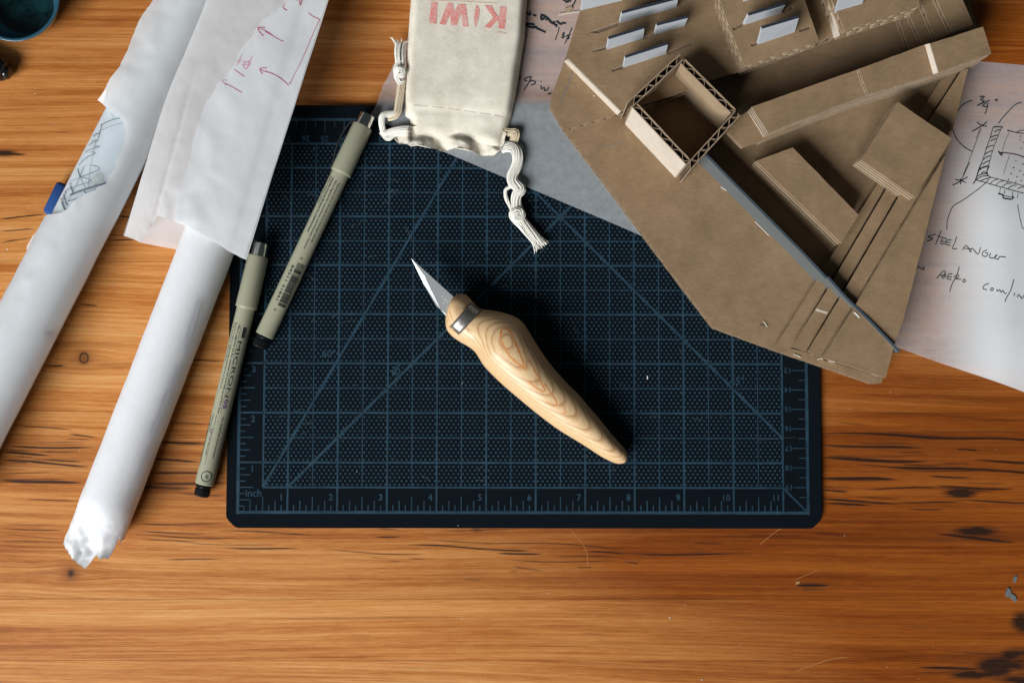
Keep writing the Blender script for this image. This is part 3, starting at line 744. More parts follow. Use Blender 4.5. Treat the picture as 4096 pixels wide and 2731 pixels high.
pw = world_poly([(452, 690), (443, 722), (431, 752), (424, 792), (420, 830), (402, 848), (395, 884), (374, 912), (361, 955), (345, 985), (344, 1022), (336, 1050), (322, 1108), (299, 1165), (309, 1148), (334, 1077), (365, 990), (401, 886), (430, 802), (463, 693)], zC)
v, f = sheet_geo(clean(rough_edge(pw, 0.03, .14)), zC, 0.2)
obj('loose_torn_edge', v, f, paper_material('lavender_tracing_paper', (0.70, 0.70, 0.745), 0.2, 0.0, 0.15, 0.06), rollC, True)

# --- wide loosely rolled sheet lying over it
axB = Axis((608, -60), (426, 555), 1.0)
rollB = thing('tracing_paper_roll', 'wide loosely rolled crinkled sheet with red pencil arrows and a torn mouth', 'paper roll', (axB.o.x, axB.o.y, 0), 'rolls of tracing paper')
WB = 3.02
tB = lambda vx, vy: axB.st(*P(vx, vy, 2.0)[:2])[0]
_q = np.linspace(-1, 1, 401)
_z = np.interp(_q, [-1, -.985, -.94, -.84, -.6, -.1, .45, .80, .92, .965, .99, 1], [.06, .34, .58, .75, .84, .91, .97, 1.0, 1.0, .995, .985, .975])
_zs = np.convolve(np.pad(_z, 10, mode='edge'), np.ones(21) / 21, 'valid'); _w = np.where(_q < 0, np.clip((1 - np.abs(_q)) / .08, 0, 1), 1.0)
BQ, BZ = _q, _zs * _w + _z * (1 - _w)
def zB(x, y, lift=0.0):
    t, q = axB.st(x, y)
    a = WB; k = min(0.9995, abs(q) / a)
    e = smooth01(t / axB.L)
    H = 3.10 - 0.1 * e
    z = H * float(np.interp(q / a, BQ, BZ))
    # creased shoulder along the left third
    cr = -1.25 - 0.25 * (1 - t / axB.L)
    z -= 0.10 * math.exp(-((q - cr) / 0.07) ** 2) * smooth01((e - .25) / .6)
    z -= 0.12 * math.exp(-((q + 0.15) / 0.5) ** 2) * e
    z += 0.05 * fbm(x * .36, y * .36, 2.0) + (0.02 + .045 * e) * (noise.ridged_multi_fractal(Vector((x * .55, y * .4, 1.3)), 1.0, 2.0, 3, 1.0, 2.0) - .8) * (1 - k)
    vd = noise.voronoi(Vector((x * .55 + 4, y * .42, .5)))[0]; z -= 0.10 * e * (vd[1] - vd[0] < .0) + (0.02 + 0.13 * e ** 2) * max(0.0, .28 - (vd[1] - vd[0])) * (1 - k)
    return max(z, 0.18) + lift
topB = [(283, 542), (303, 547), (324, 557), (361, 495), (380, 501), (398, 509), (418, 516), (437, 527), (456, 536), (481, 551), (505, 563), (524, 577), (543, 586), (566, 597), (630, 390), (755, 0), (770, -45), (472, -45), (460, 0), (349, 345)]
pw = world_poly(topB, zB)
v, f = sheet_geo(clean(rough_edge(pw, 0.035, .13, set(range(0, 13)))), zB, 0.13)
topsheet = obj('upper_turn', v, f, M_PAPER2, rollB, True)
zlow = lambda x, y: 0.16 + 0.06 * fbm(x * .8, y * .8, 6) + 0.02 * smooth01((y - 2) / 4)
lowB = [(283, 542), (303, 548), (326, 558), (350, 563), (379, 568), (430, 578), (482, 590), (505, 597), (535, 600), (566, 599), (640, 372), (330, 390)]
pw = world_poly(lowB, zlow)
v, f = sheet_geo(clean(rough_edge(pw, 0.03, .14, set(range(0, 9)))), zlow, 0.3)
obj('lower_turn', v, f, M_PAPER2, rollB, True)
# second layer on the right with a torn edge, carries the red marks
zB2 = lambda x, y: zB(x, y) + 0.022
tearB = crop(900, 0, 2.306, [(600, -140), (556, 20), (530, 60), (430, 130), (340, 190), (300, 250), (255, 330), (165, 430), (120, 500), (90, 600), (20, 700), (-60, 760), (-110, 860), (-180, 960), (-230, 1100), (-290, 1300), (-340, 1568)]) + [(412, 440), (404, 504), (420, 514), (437, 524), (456, 533), (481, 548), (505, 560), (524, 574), (543, 583), (562, 592), (628, 390), (752, 0), (766, -40)]
pw = world_poly(tearB, zB2)
v, f = sheet_geo(clean(rough_edge(pw, 0.04, .13, set(range(0, 12)))), zB2, 0.19)
M_PAPER3 = paper_material('greyer_tracing_paper', (0.83, 0.84, 0.85), 0.38, 0.0, 0.12, 0.06, 5.0)
redsheet = obj('torn_inner_sheet', v, f, M_PAPER3, rollB, True)

bA = bvh_of([coreA]); bAll = bvh_of([coreA, outA])
c6 = lambda pts: crop(200, 380, 3.0155, pts)
pl = [(1.6, c6([(610, 365), (680, 330), (760, 298), (855, 278)])), (.9, c6([(585, 440), (700, 390), (890, 330)])), (1.6, c6([(628, 350), (600, 460), (572, 555)])), (2.2, c6([(520, 500), (560, 470), (606, 462), (590, 470)])),
      (1.5, c6([(468, 610), (510, 580), (572, 552), (540, 548), (500, 560)])), (1.3, c6([(425, 695), (480, 660), (600, 622), (560, 618), (520, 620)])), (1.4, c6([(345, 850), (420, 770), (490, 730), (548, 705), (530, 692), (490, 690)])),
      (1.4, c6([(412, 858), (380, 930), (365, 990)])), (2.4, c6([(335, 885), (350, 950), (365, 990)])), (1.5, c6([(365, 990), (480, 950), (570, 910), (598, 885), (560, 860), (510, 850)])), (1.5, c6([(365, 992), (440, 1005), (490, 1035), (450, 1060), (360, 1085), (270, 1120)])),
      (1.0, c6([(260, 1040), (365, 992)])), (1.2, c6([(365, 992), (395, 1060), (430, 1125)])), (1.0, c6([(365, 992), (300, 1110), (220, 1280)])), (.8, c6([(555, 560), (510, 750), (485, 900), (460, 1110)]))]
strokes('pencil_sketch', pl, bA, M_PENCIL, rollA, 1.5)
strokes('heavy_pencil_lines', [(4.5, c6([(240, 1210), (360, 1160), (500, 1115), (675, 1068)])), (4.0, c6([(240, 1035), (255, 1110), (280, 1185)])), (5.0, c6([(140, 1240), (155, 1320), (185, 1385)])), (4.0, c6([(165, 1200), (190, 1290), (215, 1330)])), (2.2, c6([(215, 1280), (290, 1262), (320, 1240)])), (2.4, c6([(405, 1155), (440, 1185)])), (1.6, c6([(170, 1180), (215, 1140), (245, 1125)])), (1.6, c6([(130, 1265), (165, 1235), (200, 1170)]))], bA, M_PENCIL, rollA, 4)
strokes('pencil_smudge', [(9, c6([(480, 1090), (560, 1040), (640, 990)])), (9, c6([(500, 1060), (570, 1000), (630, 960)])), (7, c6([(520, 1020), (580, 960), (615, 940)])), (8, c6([(590, 1060), (650, 1040)]))], bA, M_SMUDGE, rollA, 8, 0.006, 0.5)
strokes('light_pencil_lines', [(1.0, c6([(735, 215), (770, 290)])), (1.0, c6([(420, 855), (460, 850), (510, 852)])), (1.0, c6([(170, 1300), (230, 1210), (250, 1190)]))], bA, M_PENCILL, rollA, 1)
c7 = lambda pts: crop(1060, 0, 3.9187, pts); c9 = lambda pts: crop(900, 0, 2.306, pts)
bB = bvh_of([redsheet])
strokes('red_pencil_marks', [(1.7, c7([(680, 205), (740, 255), (855, 315), (830, 350)])), (1.3, c7([(855, 315), (805, 420), (740, 560), (640, 800), (540, 1020), (450, 1190), (390, 1320)])), (1.9, c7([(370, 1345), (280, 1260), (170, 1185), (100, 1155), (0, 1115)])), (2.6, c7([(385, 1320), (398, 1290)])), (1.5, c7([(290, 655), (220, 625), (110, 560), (0, 500)])), (2.2, c7([(280, 125), (310, 150), (345, 168)])), (1.3, c7([(320, 30), (300, 80), (282, 125)])),
      (1.8, c9([(370, 260), (300, 258), (345, 330), (358, 320)])), (1.6, c9([(300, 258), (380, 290), (440, 330)])), (1.9, c9([(385, 630), (318, 635), (345, 685)])), (1.6, c9([(318, 635), (345, 655), (400, 670), (440, 680)])), (1.6, c9([(65, 630), (110, 660), (175, 708)])), (2.3, c7([(500, 5), (520, 8)])), (2.0, c7([(542, 0), (550, 95), (570, 40), (580, 0)])), (1.6, c9([(4, 775), (60, 800), (157, 857)]))], bB, M_REDP, rollB, 1.6)
strokes('red_lettering', [(1.6, c9([(160, 500), (140, 540), (110, 605)])), (1.5, c9([(100, 540), (150, 560)])), (1.5, c9([(105, 565), (140, 575)])), (1.6, c9([(255, 520), (215, 570), (150, 600)])), (1.6, c9([(160, 575), (215, 580), (190, 640), (165, 600), (205, 605)])), (1.6, c9([(240, 545), (200, 640)])), (1.6, c9([(215, 570), (235, 590), (205, 625)])), (1.5, c9([(20, 745), (-28, 740), (10, 790)]))], bB, M_REDL, rollB, 1.6)

# ------------------------------------------------------------------ sketch sheet of vellum
MX0, MY0 = inch(-0.235, -0.315); MX1, MY1 = inch(11.785, 8.30)
def zS(x, y):
    dx = max(MX0 - x, 0, x - MX1); dy = max(MY0 - y, 0, y - MY1); d = math.hypot(dx, dy)
    z = 0.022 + (ZM) * (1 - smooth01(d / 1.1))
    # right part of the sheet bows up off the table
    lift = smooth01((x - 20.5) / 4.0) * smooth01((9.5 - abs(y - 3.5)) / 7)
    return z + 0.9 * lift + 0.006 * (fbm(x * .5, y * .5, 3) + 1)
sheetp = [(907, 144), (893, 172), (878, 199), (871, 220), (866, 237), (858, 252), (849, 266), (1008, 344), (1435, 525), (1740, 661), (2056, 796), (2200, 847), (2352, 900), (2420, 922), (2440, 157), (2352, 150), (2258, 142), (1900, 60), (1500, -70), (1180, -80), (960, 40)]
pw = world_poly(sheetp, zS)
v, f = sheet_geo(clean(rough_edge(pw, 0.05, .16, set(range(0, 6)))), zS, 0.34)
SL = P(1700, 560, 0)
drawing = obj('sketch_sheet', v, f, M_SHEET, None, True, None, (SL.x, SL.y, 0))
tag(drawing, 'translucent tracing paper sheet with black ink notes under the cardboard model', 'tracing paper')
con = [1.0 - 0.62 * smooth01((q[0] - 20.3) / 3.6) * smooth01((10 - abs(q[1] - 3.5)) / 6) for q in v]
a = drawing.data.attributes.new('contact', 'FLOAT', 'POINT'); a.data.foreach_set('value', con)
bS = bvh_of([drawing])
c3 = lambda pts: crop(3550, 200, 3.1355, pts); c4 = lambda pts: crop(3550, 650, 2.6136, pts); c5 = lambda pts: crop(2050, 0, 3.92, pts)
INK = [
 (2.0, c3([(1065, 640), (1010, 650), (930, 705), (875, 780), (835, 890), (820, 985), (845, 1080), (905, 1165), (980, 1230), (1060, 1275)])), (1.9, c3([(1680, 660), (1600, 690), (1520, 770), (1430, 870), (1392, 925)])),
 (2.6, c3([(1155, 590), (1220, 585), (1160, 630), (1215, 640), (1150, 690), (1125, 700)])), (2.2, c3([(1125, 700), (1190, 670), (1282, 635)])), (2.4, c3([(1240, 670), (1185, 705), (1260, 715)])), (2.2, c3([(1262, 660), (1248, 730), (1222, 808)])), (2.8, c3([(1345, 628), (1385, 632)])), (2.0, c3([(1362, 620), (1366, 645)])),
 (2.2, c3([(1122, 910), (1185, 950), (1250, 958)])), (2.4, c3([(1250, 905), (1180, 955), (1060, 1025)])), (1.3, c3([(1175, 985), (1120, 1130), (1065, 1275), (1020, 1400), (950, 1565)])), (1.1, c3([(1160, 990), (1110, 1110)])),
 (2.4, c3([(1325, 970), (1380, 965), (1448, 970)])), (1.7, c3([(1325, 970), (1290, 1090), (1240, 1240), (1190, 1390), (1130, 1560)])), (1.4, c3([(1430, 975), (1375, 1110), (1320, 1260), (1280, 1400), (1250, 1520)])),
 (2.2, c3([(1340, 1030), (1380, 1010), (1420, 1000)])), (2.2, c3([(1290, 1100), (1340, 1080), (1385, 1070)])), (2.2, c3([(1290, 1145), (1330, 1125), (1365, 1115)])), (2.0, c3([(1230, 1240), (1275, 1210), (1330, 1200)])), (2.0, c3([(1225, 1310), (1260, 1285), (1315, 1265)])), (2.0, c3([(1200, 1380), (1240, 1345), (1290, 1330)])), (2.0, c3([(1195, 1440), (1230, 1410), (1280, 1390)])), (2.0, c3([(1150, 1500), (1200, 1470), (1275, 1460), (1240, 1520)])), (2.2, c3([(1175, 1560), (1200, 1530), (1260, 1550)])),
 (2.8, c3([(1500, 1015), (1530, 1015)])), (2.0, c3([(1520, 1015), (1600, 1035), (1710, 1050)])), (1.6, c3([(1620, 1035), (1660, 1015), (1712, 1010)])), (.9, c3([(1525, 1040), (1480, 1130), (1440, 1270)])), (2.8, c3([(1388, 1270), (1410, 1290), (1440, 1300), (1430, 1325), (1400, 1290)])), (2.2, c3([(1430, 1285), (1540, 1300), (1640, 1320), (1712, 1350)])), (.9, c3([(1530, 1325), (1490, 1440), (1455, 1560)])),
 (1.8, c4([(860, 0), (830, 60), (770, 190)])), (2.4, c4([(680, 238), (740, 210), (838, 152)])), (2.2, c4([(710, 180), (765, 190), (820, 212)])), (2.6, c4([(765, 170), (765, 230)])),
 (2.6, c4([(990, 0), (960, 60), (920, 185), (895, 222)])), (1.8, c4([(1060, 20), (1040, 90), (1045, 130), (1075, 155)])), (2.0, c4([(950, 90), (990, 60), (1060, 40)])), (2.0, c4([(935, 150), (980, 125), (1050, 118)])), (2.2, c4([(920, 190), (975, 150), (1050, 140)])), (2.0, c4([(960, 200), (1020, 175), (1080, 160)])),
 (1.3, c4([(1075, 155), (1180, 180), (1300, 212), (1427, 248)])), (1.5, c4([(920, 185), (1000, 205), (1120, 240), (1260, 280), (1427, 325)])), (1.6, c4([(1070, 225), (1110, 190), (1150, 180)])), (1.6, c4([(1130, 240), (1170, 205), (1215, 195)])), (1.6, c4([(1200, 255), (1240, 225), (1290, 220)])), (1.6, c4([(1260, 275), (1300, 245), (1350, 240)])), (1.6, c4([(1360, 275), (1400, 260), (1427, 258)])),
 (1.2, c4([(1180, 260), (1175, 300), (1170, 325)])), (3.0, c4([(1155, 328), (1210, 340), (1205, 370), (1260, 382), (1305, 385), (1310, 350)])), (1.5, c4([(1195, 345), (1250, 355), (1330, 372)])), (1.2, c4([(1305, 305), (1308, 350)])), (1.5, c4([(1225, 290), (1222, 330)])), (1.2, c4([(1365, 325), (1355, 375)])),
 (1.8, c4([(1060, 180), (980, 255), (880, 330), (780, 400), (690, 455), (650, 530), (625, 610), (620, 705)])), (1.4, c4([(1360, 440), (1380, 560), (1410, 685), (1427, 688)]))]
for (a_, b_) in [(1320, 55), (1385, 88), (1295, 118), (1355, 150), (1265, 180), (1340, 208), (1415, 20), (1425, 130), (1400, 190), (1250, 205)]: INK.append((2.6, c4([(a_ - 4, b_ - 4), (a_ + 2, b_ + 6)])))
for (a_, b_) in [(1665, 1085), (1665, 1128), (1705, 1160), (1680, 1230), (1610, 1395), (1700, 1430), (1580, 1475), (1660, 1515), (1550, 1550)]: INK.append((2.4, c3([(a_ - 5, b_ - 3), (a_ + 5, b_ + 5)])))
# handwritten notes
HW = [
 c4([(505, 752), (430, 772), (425, 785), (470, 790), (462, 808), (415, 822)]), c4([(560, 715), (530, 790), (502, 860)]), c4([(520, 768), (620, 800)]), c4([(570, 800), (555, 850), (600, 850)]), c4([(560, 825), (600, 828)]), c4([(670, 812), (620, 815), (608, 858), (660, 868)]), c4([(612, 835), (655, 842)]), c4([(722, 775), (700, 850), (675, 900), (728, 900)]),
 c4([(782, 915), (820, 865), (852, 905), (860, 935)]), c4([(800, 898), (880, 905)]), c4([(870, 940), (885, 895), (945, 960), (972, 890)]), c4([(1040, 915), (1000, 935), (990, 970), (1030, 985), (1050, 950), (1020, 945)]), c4([(1080, 950), (1062, 990), (1110, 1000), (1135, 965)]), c4([(1150, 965), (1120, 1000), (1160, 1012), (1170, 985), (1235, 990)]),
 c4([(308, 1110), (322, 1085), (360, 1120), (382, 1085), (378, 1128)]),
 c4([(515, 1212), (592, 1130), (600, 1200), (565, 1205), (600, 1165)]), c4([(545, 1180), (610, 1185)]), c4([(680, 1165), (630, 1172), (622, 1215), (670, 1222)]), c4([(628, 1195), (672, 1195)]), c4([(750, 1092), (720, 1190), (680, 1260), (650, 1352)]), c4([(690, 1200), (735, 1170), (742, 1200), (700, 1215), (770, 1222)]), c4([(800, 1218), (785, 1240), (800, 1252), (818, 1238), (800, 1218)]),
 c4([(1060, 1265), (1010, 1285), (1000, 1320), (1040, 1330)]), c4([(1090, 1310), (1075, 1330), (1095, 1340), (1108, 1322), (1090, 1310)]), c4([(1140, 1325), (1155, 1350), (1170, 1328), (1190, 1358), (1205, 1335), (1220, 1368), (1245, 1365)]), c4([(1320, 1222), (1290, 1330), (1240, 1420), (1228, 1458)]), c4([(1328, 1365), (1322, 1395)]), c4([(1355, 1410), (1370, 1378), (1405, 1425), (1422, 1390)])]
INK += [(2.0, q) for q in HW]
HW2 = [(3.6, c5([(222, 190), (240, 215), (275, 240), (278, 180)])), (4.0, c5([(318, 235), (375, 255)])), (5.0, c5([(440, 235), (500, 255), (560, 300), (610, 365)])), (5.0, c5([(450, 250), (450, 305), (470, 310), (500, 280)])), (4.2, c5([(510, 320), (550, 305), (600, 350), (640, 380), (660, 340)])), (5.0, c5([(635, 340), (660, 390), (690, 395), (682, 430)])), (4.4, c5([(690, 330), (740, 375), (770, 385), (780, 362), (838, 372)])),
 (5.2, c5([(212, 360), (230, 405), (280, 430), (370, 430)])), (5.0, c5([(225, 380), (330, 385), (330, 405)])), (4.2, c5([(375, 415), (372, 455)])), (4.6, c5([(375, 445), (440, 475), (520, 512)])), (2.0, c5([(728, 430), (715, 510), (685, 580), (675, 635)])), (3.2, c5([(790, 515), (810, 530), (780, 555), (805, 570), (800, 600), (765, 585)])), (3.2, c5([(838, 580), (870, 560), (880, 612), (845, 610)])), (2.2, c5([(932, 440), (895, 530), (850, 630), (818, 690)])), (3.0, c5([(880, 550), (905, 555)])),
 (3.6, c5([(790, 0), (840, 25), (920, 15)])), (3.6, c5([(830, 40), (880, 32), (915, 10)])), (2.6, c5([(990, 0), (965, 60), (930, 100)])),
 (2.6, c5([(135, 1205), (90, 1215), (80, 1235), (105, 1250), (125, 1232)])), (2.6, c5([(280, 1205), (200, 1235), (185, 1260), (230, 1275)])), (2.8, c5([(295, 1205), (260, 1290), (178, 1415)])), (2.6, c5([(265, 1290), (300, 1268), (360, 1290), (340, 1325), (290, 1338)])), (2.4, c5([(395, 1270), (402, 1274)])), (2.4, c5([(440, 1280), (452, 1288)])), (2.6, c5([(447, 1345), (450, 1400), (495, 1375), (500, 1420), (535, 1420), (570, 1370)])), (2.8, c5([(555, 1475), (610, 1472)]))]
strokes('ink_drawing', INK, bS, M_INK, drawing, 2.0)
strokes('ink_notes', HW2, bS, M_INK, drawing, 3.0)

# ------------------------------------------------------------------ cardboard model
ZB = 0.86
bl = P(1750, 450, 0)
model = thing('cardboard_model', 'brown corrugated cardboard architecture model with upright white cards and an open square tower', 'cardboard model', (bl.x, bl.y, 0.35))
def wpoly(vpts, z):
    out = [(P(x, y, z).x, P(x, y, z).y) for x, y in vpts]
    A = sum(out[i][0] * out[(i + 1) % len(out)][1] - out[(i + 1) % len(out)][0] * out[i][1] for i in range(len(out)))
    return out if A > 0 else out[::-1]
def inset(poly, d):
    n = len(poly); out = []
    for i in range(n):
        p0 = Vector(poly[i - 1]); p1 = Vector(poly[i]); p2 = Vector(poly[(i + 1) % n])
        e1 = (p1 - p0).normalized(); e2 = (p2 - p1).normalized()
        n1 = Vector((-e1.y, e1.x)); n2 = Vector((-e2.y, e2.x)); b = n1 + n2
        if b.length < 1e-4: b = n1
        b.normalize(); k = d / max(.35, b.dot(n1)); out.append((p1.x + b.x * k, p1.y + b.y * k))
    return out
def slab(mb, poly, z0, z1, holes=(), mt=0, ms=1):
    loops = [list(poly)] + [list(h)[::-1] for h in holes]
    V = []; 
    for lp in loops: V += [(p[0], p[1], z1) for p in lp]
    n = len(V); V += [(x, y, z0) for x, y, _ in V]
    tess = tessellate_polygon([[Vector((p[0], p[1], 0)) for p in lp] for lp in loops])
    ft = []; fs = []
    for t in tess:
        a, b, c = (V[i] for i in t)
        if (b[0] - a[0]) * (c[1] - a[1]) - (b[1] - a[1]) * (c[0] - a[0]) < 0: t = t[::-1]
        ft.append(tuple(t)); ft.append(tuple(i + n for i in t[::-1]))
    k = 0
    for lp in loops:
        m = len(lp)
        for i in range(m):
            j = (i + 1) % m; fs.append((k + i + n, k + j + n, k + j, k + i))
        k += m
    K = len(mb.v); mb.v += V
    mb.f += [tuple(i + K for i in q) for q in ft + fs]; mb.m += [mt] * len(ft) + [ms] * len(fs)
def ragged(poly, amp, step=0.35):
    out = []; n = len(poly)
    for i in range(n):
        a = Vector(poly[i]); b = Vector(poly[(i + 1) % n]); L = (b - a).length; m = max(1, int(L / step))
        d = (b - a) / max(L, 1e-6); nn = Vector((-d.y, d.x))
        for k in range(m):
            q = a + (b - a) * (k / m); j = 0 if k == 0 else amp * fbm(q.x * 3.3, q.y * 3.3, 1.7)
            out.append((q.x + nn.x * j, q.y + nn.y * j))
    return out
def board(name, vpts, z1, th, holes=(), parent=model, period=0.62, top=M_CARD, edge=M_EDGE, gap=0.05, rib=None, ribs=True, zref=None):
    """one sheet of corrugated board: two liners, recessed fluted core, wave ribbon showing at the cut edge"""
    zr = z1 if zref is None else zref
    poly = ragged(wpoly(vpts, zr), 0.018); hs = [wpoly(h, zr) for h in holes]
    li = min(0.055, th * .25); mb = MB()
    slab(mb, poly, z1 - li, z1, hs)
    lo_ = ragged(poly, 0.012, .4)
    slab(mb, lo_, z1 - th, z1 - th + li, hs)
    slab(mb, inset(poly, gap + .06), z1 - th + li - .001, z1 - li + .001, [], 2, 2)
    n = len(poly); zc = z1 - th / 2; amp = th / 2 - li
    a_in = inset(poly, 0.012); b_in = inset(poly, gap + .05); s = random.random() * 6
    for i in range(n if ribs else 0):
        j = (i + 1) % n; p0, p1 = Vector(a_in[i]), Vector(a_in[j]); q0, q1 = Vector(b_in[i]), Vector(b_in[j]); L = (p1 - p0).length
        m = max(1, int(L / (period / 5))); vs = []; fs = []
        for k in range(m + 1):
            t = k / m; zz = zc + amp * math.sin(s + t * L * 2 * math.pi / period)
            a_, b_ = p0.lerp(p1, t), q0.lerp(q1, t)
            vs += [(a_.x, a_.y, zz), (b_.x, b_.y, zz), (b_.x, b_.y, zz - .02), (a_.x, a_.y, zz - .02)]
            if k:
                q = 4 * k; fs += [(q - 4, q, q + 1, q - 3), (q - 4, q - 1, q + 3, q)]
        s += L * 2 * math.pi / period; mb.add(vs, fs, 3)
    o = mb.build(name, [top, edge, M_CORE, rib or M_RIB], parent)
    return o
BASE = [(1263, 246), (1267, 219), (1299, 134), (1332, 25), (1350, -60), (2205, -60), (2245, 60), (2221, 162), (2171, 356), (2053, 796), (2006, 882), (1776, 803), (1638, 752), (1581, 677), (1296, 299)]
cm = []
cm.append(board('base_board', BASE, ZB, 0.50))
# raised ground on the upper left
cm.append(board('upper_terrace', [(1263, 246), (1267, 219), (1299, 134), (1332, 25), (1350, -60), (1660, -60), (1620, 180), (1480, 240), (1424, 262), (1296, 299)], ZB + .50, .48))
Z2 = ZB + 1.25
slots = [[(1352, 75), (1398, 59), (1421, 51.5), (1421, 60), (1374, 77)], [(1534, 122), (1592, 97.5), (1592, 101), (1536, 126)], [(1404, 161), (1431, 151), (1431, 158), (1407, 165)], [(1360, 118), (1392, 106.5), (1392, 113.5), (1384, 116), (1362, 120)], [(1476, 87), (1490, 82), (1490, 86), (1476, 91)]]
terr = [(1304, 131), (1336, 25), (1354, -70), (1845, -70), (1848, 0), (1882, 97), (1930, 85), (1880, 110), (1712, 166), (1634, 184), (1500, 240), (1428, 254)]
terr = [(1301, 136), (1334, 25), (1354, -70), (1950, -70), (1950, 70), (1882, 97), (1712, 161), (1634, 184), (1560, 215), (1424, 257)]
cm.append(board('card_terrace', terr, Z2, .74, slots, edge=M_CUT, gap=0.012))
# raised slabs B and D with their cards
Z3 = Z2 + 1.05
bh = [[(1724, 103), (1741, 96), (1741, 103), (1727, 108)], [(1836, 68), (1860, 60), (1862, 66), (1836, 75)], [(1797, 26), (1820, 15), (1822, 21), (1799, 32)], [(1682, 66), (1706, 54), (1706, 60), (1686, 71)]]
Bp = [(1640, -70), (1652, 0), (1677, 67), (1709, 154), (1778, 129), (1880, 95), (1848, 0), (1830, -70)]
for k in range(3): cm.append(board('raised_slab_layer', [(x + random.uniform(-1.5, 1.5), y) for x, y in Bp], Z3 - .35 * k, .345, bh if k == 0 else (), rib=M_EDGE, zref=Z3))
Dp = [(1890, -70), (1910, 0), (1940, 72), (2114, 15), (2110, 0), (2095, -70)]
Z4 = Z2 + 1.25
for k in range(3):
    cm.append(board('raised_slab_layer', [(x + (0 if i not in (0, 1, 2) else -1.2 * k), y + (0 if i != 3 else 1.0 * k)) for i, (x, y) in enumerate(Dp)], Z4 - .42 * k, .41, edge=M_EDGE, rib=M_EDGE, zref=Z4))
mbw = MB()
def wallbox(va, vb, z0, z1, th, side=1, front=0, other=1, name=None, mats=None, parent=model, lean=(0, 0)):
    """an upright sheet standing on the line va-vb"""
    a = P(*va, z0); b = P(*vb, z0); d = (b - a).normalized(); nn = Vector((-d.y, d.x, 0)) * th * side
    t = Vector((lean[0], lean[1], 0)); up = Vector((0, 0, z1 - z0)) + t
    v = [a, b, b + nn, a + nn, a + up, b + up, b + nn + up, a + nn + up]
    f = [(0, 1, 5, 4), (1, 2, 6, 5), (2, 3, 7, 6), (3, 0, 4, 7), (4, 5, 6, 7), (3, 2, 1, 0)]
    return obj(name, v, f, mats, parent, False, [front, front, other, front, other, other])
# pale cut face of slab D and of the terrace edge
def strip(bl_, br_, tl_, tr_, z0, z1, mt, back=.05, name='pale_edge_strip'):
    a, b, c, d = P(*bl_, z0), P(*br_, z0), P(*tr_, z1), P(*tl_, z1); ex = (b - a).normalized(); nn = Vector((-ex.y, ex.x, 0)) * back
    v = [a, b, c, d, a + nn, b + nn, c + nn, d + nn]
    return obj(name, v, [(0, 1, 2, 3), (1, 5, 6, 2), (5, 4, 7, 6), (4, 0, 3, 7), (3, 2, 6, 7), (4, 5, 1, 0)], mt, model)
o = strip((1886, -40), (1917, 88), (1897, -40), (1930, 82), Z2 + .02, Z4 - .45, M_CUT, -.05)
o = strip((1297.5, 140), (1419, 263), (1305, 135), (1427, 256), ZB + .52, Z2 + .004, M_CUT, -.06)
# upright cards
def card4(bl_, br_, tl_, tr_, z0, h, th=.14):
    a, b, c, d = P(*bl_, z0), P(*br_, z0), P(*tr_, z0 + h), P(*tl_, z0 + h)
    ex = (b - a).normalized(); nn = Vector((-ex.y, ex.x, 0)) * th
    dn = Vector((0, 0, -.3)); a0, b0 = a + dn, b + dn
    v = [a0, b0, c, d, a0 + nn, b0 + nn, c + nn, d + nn]
    f = [(0, 1, 2, 3), (1, 5, 6, 2), (5, 4, 7, 6), (4, 0, 3, 7), (3, 2, 6, 7), (4, 5, 1, 0)]
    return obj('upright_card', v, f, [M_FOAM, M_FOAMD], model, False, [0, 0, 1, 0, 1, 1])
for q in [((1335, 24.5), (1430, 2), (1339, -3), (1434, -25), Z2, 1.5), ((1423, 53.5), (1556, 17), (1429, 32), (1557, -1), Z2, 1.3), ((1395, 114.5), (1479, 88), (1398, 91), (1480, 66), Z2, 1.5), ((1504, 80), (1573, 60), (1509, 60), (1580, 42), Z2, 1.25), ((1433, 156), (1531, 124.5), (1436.5, 134), (1534, 103), Z2, 1.4),
          ((1709, 58), (1794, 30), (1719, 37), (1804, 12), Z3, 1.25), ((1742.5, 103), (1828, 74), (1750, 67), (1835, 42), Z3, 2.1), ((1922, 27), (1984, 9), (1931, -10), (1992, -27), Z4, 2.1), ((1709, 4), (1770, -14), (1716, -18), (1777, -36), Z3, 1.3), ((1560, -20), (1620, -38), (1564, -40), (1626, -58), Z2, 1.2)]: card4(*q)
